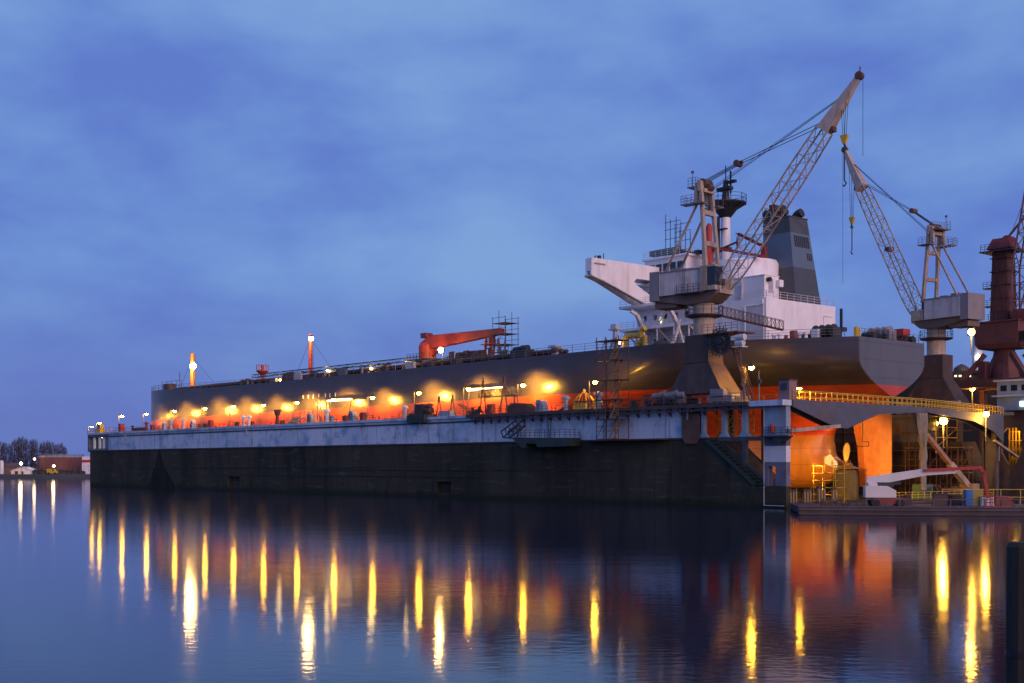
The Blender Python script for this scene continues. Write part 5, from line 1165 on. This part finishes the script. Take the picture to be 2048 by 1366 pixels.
flood(-1.2,20.5,1.9,1500,'floodlight near the scaffold aimed at the rudder',(-.5,1,.35),100)
flood(-16,8.0,1.9,900,'floodlight deep inside the dock behind the end pillar')
flood(-3.5,3.2,7.0,27000,'added floodlight hidden behind the end pillar to light the stern',(-.3,1,-.1),52)  # added out of sight behind the pillar to light the stern
flood(-13.5,5.2,9.8,700,'added floodlight inside the open wall frame, lighting the hull',(.2,1,-.5),130)  # added to light the hull behind the wall openings
# staging and cable drums on the pontoon behind the barge
t = thing('wall_staging', 'brown staging frame against the far dock wall right of the rudder', 'scaffold', (-6,50.2,.5)); m = MB()
for k in range(7):
    x = -14+k*1.8; m.bar((x,50.2,.5),(x,50.2,8.2),.12); m.bar((x,49.0,.5),(x,49.0,8.2),.1); m.bar((x,49,.5+k%3*2),(x+1.8,49,2.5+k%3*2),.09)
for z in (2.4,4.3,6.2,8.1): m.bar((-14,49,z),(-3.2,49,z),.1); m.bar((-14,50.2,z),(-3.2,50.2,z),.1)
m.build('poles', rustm, t); m = MB()
for z in (4.25,8.05): m.box(-14,-3.2,49,50.2,z-.08,z)
m.build('boards', M('scaffold board', (.28,.2,.12), .8, var=.3), t)
cd0 = None
for x, y, r_, lab in ((-1.6,36.5,1.0,'big cable drum lying behind the white boom lift'),(-1.8,40.0,.8,'smaller cable drum behind the boom of the lift'),(-2.4,43.5,.9,'cable drum beside the body of the telescopic crane')):
    if cd0 is None:
        cd0 = thing('cable_drum', lab, 'cable drum', (x,y,.5), 0, 'cable drums on the pontoon', local=True); m = MB(); m.tube((0,-.6,1),(0,-.5,1),1,n=20); m.build('flange', rustm, cd0); m = MB(); m.tube((0,.5,1),(0,.6,1),1,n=20); m.build('flange', rustm, cd0); m = MB(); m.tube((0,-.5,1),(0,.5,1),.62,n=16); m.build('core', dsteel, cd0)
    else: dup(cd0, (x,y,.5), lab, .5, (r_,r_,r_))
# lamps on the far side
def hang_lamp(px, py, x, pw, lab, r_=.42, post=True, wall=None):
    y, z = yz(px, py, x); t = thing('yard_lamp', lab, 'lamp', (x,y,z-4), 0, 'sodium yard lamps at the right')
    m = MB(); m.ball((x,y,z),r_,14,10); m.build('bulb', bulb_y, t); m = MB(); m.lathe((x,y,z+r_*.8),[(r_*1.1,0),(r_*.8,.2),(.08,.4)],10); m.build('lamp_head', dsteel, t)
    m = MB(); m.bar((x-.3,y+.5,z+.8),(x,y,z+.9),.1); m.bar((x-.3,y+.5,z+.8),(x-.3,y+.5,z-4),.14); m.build('post', msteel, t); light(t,(x,y-.3,z-.9),pw,SOD,.3); return t
hang_lamp(1887,842,-3.0,1500,'brightest sodium lamp under the right bridge arch',.55)
hang_lamp(1972,828,1.2,900,'sodium lamp on the far dock pillar at the end of the bridge')
hang_lamp(1945,777,-14,600,'sodium lamp behind the far crane base, above the bridge railing')
hang_lamp(1943,664,-20,1100,'high sodium lamp between the far crane and the red crane',.6)
hang_lamp(1873,847,-12,120,'small sodium lamp just left of the brightest lamp',.28)
# far side frame props: yellow lit ladder frame behind the bright lamp, mobile boom
y1_, z1_ = yz(1877,850,-8); t = thing('wall_scaffold', 'yellow lit scaffold bay on the far wall behind the brightest lamp', 'scaffold', (-8,y1_,8)); m = MB()
ya = yz(1872,860,-8)[0]; yb = yz(1915,860,-8)[0]
for y in (ya,(ya+yb)/2,yb): m.bar((-8,y,7.2),(-8,y,12.4),.16)
for z in (8,9.6,11.2): m.bar((-8,ya,z),(-8,yb,z),.12)
m.bar((-8,ya,8),(-8,yb,11.2),.1); m.build('poles', yellow, t)
# ================================================================== WORK BARGE WITH BOOM LIFT
bo = Vector((30.9,134.4,0)); bth = math.atan2(-3.6,23.0)
def BW(px, py, depth):         # barge-frame point at a picture position, depth metres behind its near edge
    ux = Vector((math.cos(bth),math.sin(bth),0)); uy = Vector((-math.sin(bth),math.cos(bth),0))
    t_ = (px-1024)/F; o = bo+uy*depth
    x = (t_*o.y-o.x)/(ux.x-t_*ux.y); d_ = (o+ux*x).y
    return x, EYE+(928-py)/F*d_
bg_ = thing('work_barge', 'low rusty work barge lying across the dock end', 'barge', bo, bth, local=True, world=True)
m = MB(); m.prism([(0.6,-.6),(46,-.6),(46.8,.3),(46.8,.85),(0,.85),(0,.2)],'y',0,15); m.build('hull', M('barge violet rust', (.045,.03,.035), .7, var=.35, dirt=(.14,.08,.07)), bg_)
m = MB(); m.box(-.1,46.9,-.12,-.003,.55,.75); m.box(-.1,46.9,-.1,-.003,.1,.2); m.box(-.05,46.8,-.1,.15,.85,1.0); m.build('fender_strip', M('strip lilac', (.085,.06,.07), .7, var=.3), bg_)
m = MB(); m.rail([(7.0,.2,1.0),(26,.2,1.0)],.75,1.8,.09,0); m.rail([(29,.3,1.0),(46,.3,1.0)],.75,2.2,.08,0); m.build('railing', M('rail lilac', (.13,.085,.09), .7), bg_)
xr_, zr_ = BW(1885,980,12); xr2, _ = BW(2046,980,12)
m = MB(); m.rail([(xr_,12,.85),(xr2+4,12,.85)],1.75,2.3,.08,1); m.build('yellow_railing', yellow, bg_)
m = MB(); rr = random.Random(8)
for i in range(26):
    x = rr.uniform(2.5,7); y = rr.uniform(.5,2); m.bar((x,y,.85),(x+rr.uniform(-.6,.6),y,.85+rr.uniform(.3,1.0)),.1)
m.build('deck_scrap', brown, bg_)
cr0 = None
for i in range(26):
    x = rr.uniform(9,40); y = rr.uniform(6,13)
    p_ = bo+Vector((math.cos(bth)*x-math.sin(bth)*y, math.sin(bth)*x+math.cos(bth)*y, .852))
    lab = 'dark crate in the jumble of gear on the barge deck'
    if cr0 is None:
        cr0 = thing('gear_crate', lab, 'crate', p_, bth, 'crates on the barge', local=True, world=True); MB().box(-.5,.5,-.4,.4,0,.9).build('body', [brown][0], cr0); MB().box(-.54,.54,-.44,.44,.9,1.0).build('lid', dsteel, cr0)
    else: dup(cr0, p_, lab, bth+rr.uniform(-.3,.3), (rr.uniform(.5,1.5),rr.uniform(.7,1.3),rr.uniform(.4,1.4)), True)

# boom lift
x0, _ = BW(1729,990,4); x1, _ = BW(1790,990,4)
bl = thing('boom_lift', 'white boom lift with long white boom and folded red jib on the barge', 'boom lift', bo, bth, local=True, world=True)
m = MB(); m.prism([(x0,1.85),(x1,1.85),(x1,2.6),(x1-.9,3.1),(x0+.6,3.15),(x0,3.1)],'y',3.0,5.2); m.build('turret', M('lift white', (.66,.6,.58), .5, var=.08, dirt=(.4,.3,.25), damt=.4), bl)
m = MB(); m.box(x0+.8,x1+.9,2.6,5.6,1.15,1.8); m.build('chassis', M('chassis red', (.25,.03,.025), .6), bl)
for xx in (x0+1.0,x1+.4):
    for y in (2.4,5.4): m = MB(); m.tube((xx,y,1.3),(xx,y+.4,1.3),.45,n=14); m.build('wheel', black, bl)
pa = BW(1741,962,4); pb = BW(1911,944,4); pc = BW(1852,946,4); pe = BW(1957,937,4); pf = BW(1974,996,4)
m = MB(); m.prism([(pa[0]-.4,pa[1]+.45),(pa[0]-.5,pa[1]-.2),(pa[0]+.4,pa[1]-.45),(pc[0],pc[1]-.25),(pb[0],pb[1]-.15),(pb[0],pb[1]+.1),(pc[0],pc[1]+.5)],'y',3.6,4.3); m.prism([(pa[0]-.4,pa[1]-.1),(pa[0]+1.2,pa[1]-.3),(pa[0]+.9,3.0),(pa[0]-.2,3.0)],'y',3.4,4.5); m.build('boom', MATS['lift white'], bl)
m = MB(); m.box(x0+1.3,x1-.2,3.4,4.4,3.0,3.5); m.bar((x0+1.6,3.9,3.3),(pa[0]+3.2,3.9,pa[1]-.2),.35); m.build('lift_cylinder', dsteel, bl)
m = MB(); m.bar((pc[0]-.3,3.5,pc[1]+.3),(pe[0],3.5,pe[1]+.1),.32,.32); m.bar((pe[0],3.5,pe[1]+.2),(pe[0]+.5,3.5,pe[1]-.6),.4); m.bar((pe[0]+.4,3.5,pe[1]-.4),(pf[0],3.5,pf[1]),.4,.35); m.build('jib', redp, bl)
m = MB(); m.rail([(pf[0]-.3,3.0,1.0),(pf[0]+2.2,3.0,1.0)],1.0,.6,.08); m.rail([(pf[0]-.3,4.0,1.0),(pf[0]+2.2,4.0,1.0)],1.0,.6,.08); m.box(pf[0]-.4,pf[0]+2.3,2.9,4.1,.87,1.0); m.build('basket', redp, bl)
# container, drums, cabinet
xa, _ = BW(1931,985,7); xm, _ = BW(1945,985,7); xb, _ = BW(1964,985,7)
t = thing('two_tone_container', 'small container painted half blue and half yellow on the barge', 'container', bo, bth, local=True, world=True)
m = MB(); m.box(xa,xm,6.6,8.2,.85,2.65); m.build('blue_half', bluep, t); m = MB(); m.box(xm,xb,6.6,8.2,.85,2.65); m.build('yellow_half', M('mustard', (.32,.22,.04), .6), t)
for k, (px, lab) in enumerate(((1966,'white drum touching the two tone container'),(1974,'middle white drum of the three right of the container'),(1982,'white drum farthest right of the three beside the container'))):
    x, _ = BW(px,985,6.4)
    if k == 0:
        dr0 = thing('drum', lab, 'drum', bo, bth, 'white drums on the barge', local=True, world=True); m = MB(); m.lathe((0,0,0),[(.3,0),(.32,.05),(.3,.1),(.3,.5),(.32,.55),(.3,.6),(.3,1.0),(.32,1.05)],12); m.build('body', wgrey, dr0); m = MB(); m.lathe((0,0,1.05),[(.3,0),(.28,.04)],12); m.build('lid', msteel, dr0); dd = dr0
    else: dd = dup(dr0, (0,0,0), lab, bth, world=True)
    q = bo+Vector((math.cos(bth)*x-math.sin(bth)*6.4, math.sin(bth)*x+math.cos(bth)*6.4, .85)); dd.location = q
# mobile crane with lit telescopic boom, standing on the pontoon end behind the barge
ya, za = yz(1857,874,-1.0); yb, zb = yz(1938,978,-1.0)
mc = thing('telescopic_crane', 'orange lit telescopic boom leaning left from a low crane body', 'crane', (-1.0,yb,.5))
m = MB(); p0 = Vector((-1,yb,zb+.2)); p1 = Vector((-1,ya,za)); q = p0.lerp(p1,.48); m.bar(p0,q,.75,.85); m.build('boom', cream, mc)
m = MB(); m.bar(q,p1,.55,.6); m.bar(p1+Vector((0,.0,.2)),p1+Vector((0,-.7,.3)),.5); m.build('inner_boom', M('boom brown', (.3,.16,.12), .6), mc)
m = MB(); m.box(-2.4,.2,yb-2.2,yb+1.6,.9,1.7); m.box(-2.2,0,yb-.6,yb+1.2,1.7,2.6); m.build('body', M('crane body', (.28,.2,.12), .6), mc)
for k in (-1.6,1.0): m = MB(); m.tube((.0,yb+k,.9),(.35,yb+k,.9),.4,n=14); m.build('wheel', black, mc)
# pale boxes behind
y_, z_ = yz(1803,985,-1.5)
t = thing('green_compressor', 'green compressor standing behind the boom of the lift', 'machine', (-1.5,yz(1845,970,-1.5)[0],.5)); yy = yz(1845,970,-1.5)[0]; m = MB(); m.box(-2.4,-.6,yy-1.2,yy+1.2,.52,2.6); m.build('body', M('compressor green', (.06,.14,.08), .6), t); m = MB(); m.box(-.6,-.55,yy-.8,yy+.8,1.2,2.2); m.build('grille', dsteel, t)
# ================================================================== RIGHT EDGE: SECOND DOCK WALL, CABIN, HALL
sd = thing('second_dock_wall', 'rusty end wall of another dock with a lit six sided opening at the right edge', 'dock wall', (6,60,0))
pl = MB(); yv = 60.0
def sx2(px, py): return xz(px, py, yv)
x0, _ = sx2(2003,900); x1, _ = sx2(2044,900); zt_ = sx2(2020,856)[1]; zb_ = sx2(2020,905)[1]; zbb = sx2(2028,930)[1]
pl.box(x0-1.6,x0,yv,yv+.5,-1.5,13.4); pl.box(x1,x1+12,yv,yv+.5,-1.5,13.4); pl.box(x0,x1,yv,yv+.5,zt_,13.4); pl.prism([(x0,-1.5),(x1,-1.5),(x1,zb_),((x0+x1)/2+.6,zbb),((x0+x1)/2-.6,zbb),(x0,zb_)],'y',yv,yv+.5)
pl.prism([(x0,zt_),(x0+.9,zt_),(x0,zt_-.9)],'y',yv+.02,yv+.48); pl.prism([(x1,zt_),(x1-.9,zt_),(x1,zt_-.9)],'y',yv+.02,yv+.48)
pl.build('wall_plate', M('wall umber', (.1,.075,.07), .65, var=.35, dirt=(.15,.07,.04)), sd)
m = MB(); m.box(x0-1.6,x1+12,yv+6,yv+6.3,-1.5,13.4); m.box(x0-1.6,x1+12,yv-.3,yv+6.3,13.4,13.8); m.build('back_wall', rustm, sd)
m = MB()
for k in range(7): xx = lerp(x0,x1,k/6); m.bar((xx,yv+2.5,3),(xx,yv+2.5,12.5),.18); m.bar((xx,yv+1.5,4),(xx+1.6,yv+1.5,8.5),.12)
for k in range(6): zz = lerp(5,12,k/5); m.bar((x0,yv+2.4,zz),(x1,yv+2.4,zz),.12)
m.build('inner_lattice', yellow, sd)
light(sd, ((x0+x1)/2,yv+1.4,10.2), 260, SOD, .3)
m = MB(); m.box(x0-1.4,x0-.3,yv-.12,yv-.003,6.0,8.4); m.build('white_panel', wgrey, sd)
xa = sx2(1975,900)[0]
m = MB(); m.bar((x0-1.9,yv-1,2),(x0-2.3,yv-1,11.6),.55); m.bar((x0-2.9,yv-1,5.5),(x0-1.5,yv-1,10.5),.3); m.build('lit_strut', cream, sd)
# cabin on the far wing end
ca = thing('deck_cabin', 'pale blue two storey cabin on the far dock wall at the right edge', 'cabin', (1,58,DZ)); 
xa, za = xz(1994,800,58); xb, zb = xz(2075,800,58); zt_ = xz(2010,763,58)[1]
m = MB(); m.box(xa,xb,58,62,13.8,zt_); m.build('wall', blueg, ca); m = MB(); m.box(xa-.4,xb+.4,57.6,62.3,zt_,zt_+.25); m.box(xa-.5,xb+.5,57.2,58,(13.8+zt_)/2-.1,(13.8+zt_)/2+.1); m.build('roof', wgrey, ca)
for k in range(4): m = MB(); xx = xa+.6+k*1.7; m.box(xx,xx+1.0,57.93,58.01,zt_-1.5,zt_-.6); m.build('window', glass, ca)
m = MB(); xx = xz(2044,807,57.9)[0]; m.box(xx-.3,xx+.4,57.8,57.92,xz(2044,812,57.9)[1],xz(2044,803,57.9)[1]); m.build('lit_window', EM('cool lit', (.7,.9,1), 5), ca)
# dark hall behind
hl = thing('shipyard_hall', 'long dark shipyard hall behind the far crane, small lights along its roof', 'building', (-20,84,0))
zt_ = xz(1925,748,84)[1]; xa = xz(1765,800,84)[0]; xb = xz(2110,800,84)[0]
m = MB(); m.box(xa,xb,84,100,-.5,zt_); m.build('wall', M('hall dark', (.035,.03,.03), .8, var=.3), hl); m = MB(); m.box(xa-.3,xb+.3,83.7,100.3,zt_,zt_+.5); m.lathe((xz(1923,745,86)[0],86,zt_+.5),[(1.5,0),(1.3,.8),(.6,1.3),(.1,1.5)],12); m.build('roof', dsteel, hl)
for px in (1912,1921,1940): m = MB(); x, z = xz(px,752,83.8); m.box(x-.2,x+.2,83.6,83.75,z-.15,z+.15); m.build('window', winlit, hl)
q = struct(MB().box(-140,60,62,240,-1.0,1.2).build('quay_ground', concrete, None))
q.location = A; q.rotation_euler = (0,0,TH)
# slender white crane far behind
fc = thing('slender_crane', 'slender pinkish white crane column far behind, left of the red crane', 'crane', wp(1955,745,330), 0, local=True, world=True)
m = MB(); m.lathe((0,0,-3),[(1.6,0),(1.3,8),(1.0,13)],12); m.build('column', wgrey, fc); m = MB(); m.box(-2.2,3,-1.5,1.5,9.8,12); m.bar((0,0,12),(8,0,13.5),.5); m.bar((0,0,12),(0,0,17),.8); m.build('head', wgrey, fc); m = MB(); m.ball((-.6,-1.9,3.8),.7,10,8); m.build('bulb', EM('white bulb', (1,.95,.85), 9), fc)
m = MB(); m.lathe((0,0,-wp(1955,745,330).z+.2),[(2.4,0),(1.6,wp(1955,745,330).z-3)],10); m.build('foot', rustm, fc)
# ================================================================== FOREGROUND PILE
pw_ = wp(2047,1085,28); t = thing('mooring_pile', 'dark timber mooring pile standing in the water at the lower right corner', 'pile', (pw_.x,28,0), 0, local=True, world=True)
m = MB(); m.lathe((0,0,-1.2),[(.4,0),(.38,2),(.37,3.6),(.36,4.85),(.3,4.95)],14); m.build('post', timber, t)
m = MB(); m.lathe((0,0,1.2),[(.392,0),(.392,.12)],14); m.build('iron_band', black, t)

# ================================================================== FAR BANK
bark = M('bare twigs', (.055,.042,.042), .9, var=.3)
def bare_tree(seed, loc, label):
    rr = random.Random(seed); t = thing('poplar_tree', label, 'tree', loc, 0, 'bare poplars on the far bank', local=True, world=True)
    H = 1.0; m = MB(); m.tube((0,0,0),(0,0,10),.28,.16,7); m.tube((0,0,10),(0,0,15.5),.16,.04,6)
    for k in range(14):
        z = rr.uniform(2.2,10); a = rr.uniform(0,2*PI); r_ = rr.uniform(.9,1.7); m.tube((0,0,z),(r_*math.cos(a),r_*math.sin(a),z+rr.uniform(3,5)),.1,.04,5)
    m.build('trunk', bark, t)
    m = MB()
    for k in range(430):
        z = rr.uniform(2.5,14.6); env = 2.1*math.sin(min(1,max(.05,(z-1.0)/14.8))*PI)**.7*(.35+.65*rr.random()); a = rr.uniform(0,2*PI)
        p_ = Vector((env*math.cos(a),env*math.sin(a),z)); m.bar(p_,p_+Vector((rr.uniform(-.4,.4)+.25*math.cos(a),rr.uniform(-.4,.4),rr.uniform(.8,2.0))),.05)
    m.build('crown', bark, t); return t
TREES = [(2,884,'poplar cut by the left picture edge'),(10,886,'second poplar from the left picture edge'),(20,889,'poplar left of the tall dense group'),(29,880,'first poplar of the tall dense group'),(37,876,'leftmost of the two tallest poplars'),(43,875,'tallest poplar, left of the lamp mast'),(52,878,'poplar closing the tall dense group on its right'),(63,881,'left poplar of the narrow pair behind the lamp'),(70,880,'right poplar of the narrow pair behind the lamp'),(83,886,'first poplar above the left end of the brick tank'),(90,884,'second poplar above the brick tank'),(97,883,'third poplar above the brick tank'),(104,885,'fourth poplar above the brick tank'),(113,889,'lone thin poplar above the tank middle'),(122,887,'poplar above the right part of the tank'),(129,893,'smallest poplar, last on the right before the dock')]
PT = [bare_tree(31,(0,0,0),''),bare_tree(32,(0,0,0),''),bare_tree(33,(0,0,0),'')]
for i, (px, tp, lab) in enumerate(TREES):
    d_ = 545+(i*37%25); q = wp(px,tp,d_); sc = (q.z-1.6)/15.6
    o = PT[i] if i < 3 else dup(PT[i%3],(q.x,d_,1.6),lab,i*1.3,(1,1,1),True)
    o.location = (q.x,d_,1.6); o['label'] = lab; o.rotation_euler = (0,0,i*1.3); o.scale = (sc*.95,sc*.95,sc)
brick = M('brick red tank', (.16,.06,.055), .8, var=.2, scale=.3, zs=.3)
q = wp(121,946,515); t = thing('storage_tank', 'wide brick red storage tank with pale rim on the far bank', 'tank', (q.x,q.y,1.6), 0, local=True, world=True)
m = MB(); m.lathe((0,0,0),[(9.0,0),(9.0,6.6)],40); m.build('shell', brick, t, smooth=True)
m = MB(); m.lathe((0,0,6.6),[(9.15,0),(9.15,.35),(8.6,.7),(.3,1.2)],40); m.rail([(9*math.cos(a*PI/12),9*math.sin(a*PI/12),7) for a in range(25)],1.0,3,.08,1); m.build('roof', M('tank roof', (.3,.26,.28), .7), t)
q = wp(172,946,500); t = thing('white_depot', 'white depot building with red stripe beside the bow end of the dock', 'building', (q.x,q.y,1.5), 0, local=True, world=True)
m = MB(); m.box(-1.6,5,0,8,0,7); m.build('wall', M('depot white', (.7,.66,.7), .6), t); m = MB(); m.box(-1.65,5.05,-.06,8.05,4.6,5.7); m.build('red_stripe', redp, t)
for k in range(3):
    for j in range(2): m = MB(); m.box(-1.0+k*1.8,0-.8+k*1.8,-.05,.0,1+j*1.7,2.2+j*1.7); m.build('window', M('depot window', (.25,.25,.3), .4), t)
q = wp(42,948,492); t = thing('boat_shed', 'low white shed with shallow gable roof and bright lamp above it', 'building', (q.x,q.y,1.5), 0, local=True, world=True)
m = MB(); m.prism([(-3.9,0),(3.9,0),(3.9,1.3),(0,2.6),(-3.9,1.3)],'y',0,8); m.build('wall', M('shed white', (.66,.56,.54), .6), t); m = MB(); m.add([(-4.2,-.3,1.25),(0,-.3,2.75),(0,8.3,2.75),(-4.2,8.3,1.25),(-4.2,-.3,1.4),(0,-.3,2.9),(0,8.3,2.9),(-4.2,8.3,1.4)],[(0,3,2,1),(4,5,6,7),(0,1,5,4),(1,2,6,5),(2,3,7,6),(3,0,4,7)]); m.add([(4.2,-.3,1.25),(0,-.3,2.75),(0,8.3,2.75),(4.2,8.3,1.25),(4.2,-.3,1.4),(0,-.3,2.9),(0,8.3,2.9),(4.2,8.3,1.4)],[(0,3,2,1),(4,5,6,7),(0,1,5,4),(1,2,6,5),(2,3,7,6),(3,0,4,7)]); m.build('roof', wgrey, t); m = MB(); m.box(-2.4,-1.2,-.05,0,0,1.2); m.box(.2,1.0,-.05,0,0,1.1); m.build('door', brown, t)
q = wp(22,946,510); t = thing('brick_house', 'small brown house with pitched roof left of the white shed', 'building', (q.x,q.y,1.5), 0, local=True, world=True)
m = MB(); m.box(-3.2,2.4,0,6,0,2.6); m.build('wall', M('house brown', (.2,.11,.08), .8), t); m = MB(); m.prism([(-3.5,2.6),(2.7,2.6),(2.0,4.4),(-2.6,4.4)],'y',-.2,6.2); m.build('roof', M('house roof', (.12,.09,.1), .8), t)
q = wp(3.5,945,500); t = thing('white_silo', 'narrow white silo at the left picture edge', 'silo', (q.x,q.y,1.5), 0, local=True, world=True)
m = MB(); m.lathe((0,0,0),[(.75,0),(.75,5),(.3,5.5)],14); m.build('shell', white, t); m = MB(); m.bar((.6,-.6,5),(.7,-.6,7.2),.08); m.build('antenna', dsteel, t)
for i, (px, py, d_, r_, pw2, lab) in enumerate(((42,927,488,.95,1500,'bright lamp post above the white shed'),(69,918,505,.7,700,'lamp post on the bank left of the brick tank'),(78.5,913,520,.35,120,'faint small lamp at the left top edge of the brick tank'),(107.5,932,486,.8,900,'lamp post in front of the brick tank'))):
    q = wp(px,py,d_); r_ *= .62; pw2 *= .35
    if i == 0:
        t = thing('bank_lamp', lab, 'lamp post', (q.x,q.y,1.5), 0, 'lamp posts on the far bank', local=True, world=True)
        m = MB(); m.tube((0,.4,-1.5),(0,.4,.3),.1,.1,6); m.build('pole', dsteel, t)
        m = MB(); m.ball((0,0,0),1,12,8); m.build('bulb', bulb_p, t)
        light(t,(0,-1.3,0),pw2,(1,.66,.36),.5); bl0 = t; o = t
    else: o = dup(bl0,(0,0,0),lab,0,world=True)
    o.location = q; o.scale = (r_,r_,r_)
    for ch in o.children:
        if ch.type == 'LIGHT': ch.data.energy = pw2
        if ch.name.startswith('pole'):
            ch.scale = (1,1,(q.z-1.5)/r_/1.5)
q = wp(105,944,484); t = thing('yellow_van', 'small yellow lit van under the lamp before the brick tank', 'van', (q.x,q.y,1.5), 0, local=True, world=True); m = MB(); m.prism([(-1.9,.4),(1.9,.4),(1.9,1.2),(1.2,1.4),(.8,2.1),(-1.9,2.1)],'y',-.9,.9); m.build('body', yellow, t); m = MB(); m.box(.2,.9,-.94,-.9,1.4,1.9); m.build('window', glass, t)
for k in (-1.2,1.2): m = MB(); m.tube((k,-.95,.4),(k,.95,.4),.4,n=10); m.build('wheel', black, t)
rr = random.Random(14)
for i in range(9):     # moored punts, sheds and hedges along the bank
    px = (70,84,92,126,136,146,152,158,120)[i]; d_ = 483+i; q = wp(px,950,d_)
    m = MB()
    if i == 0: t = thing('bank_hut', '', 'hut', (q.x,q.y,1.5), 0, 'low huts on the far bank', local=True, world=True); m.box(-1.3,1.3,0,2,0,1.1); m.build('wall', brown, t); m = MB(); m.prism([(-1.5,1.1),(1.5,1.1),(0,1.7)],'y',-.2,2.2); m.build('roof', dsteel, t); h0 = t; o = t
    else: o = dup(h0,(q.x,q.y,1.5),'',0,world=True)
    o['label'] = ['dark hut between the white shed and the brick tank','dark hut below the left end of the brick tank','low hut left of the yellow van','low hut right of the yellow van','low hut below the middle right of the tank','wider low hut toward the depot','low hut just left of the white depot','low hut touching the white depot','low hut right behind the yellow van'][i]
    o.scale = (rr.uniform(.7,1.5),1,rr.uniform(.7,1.3))
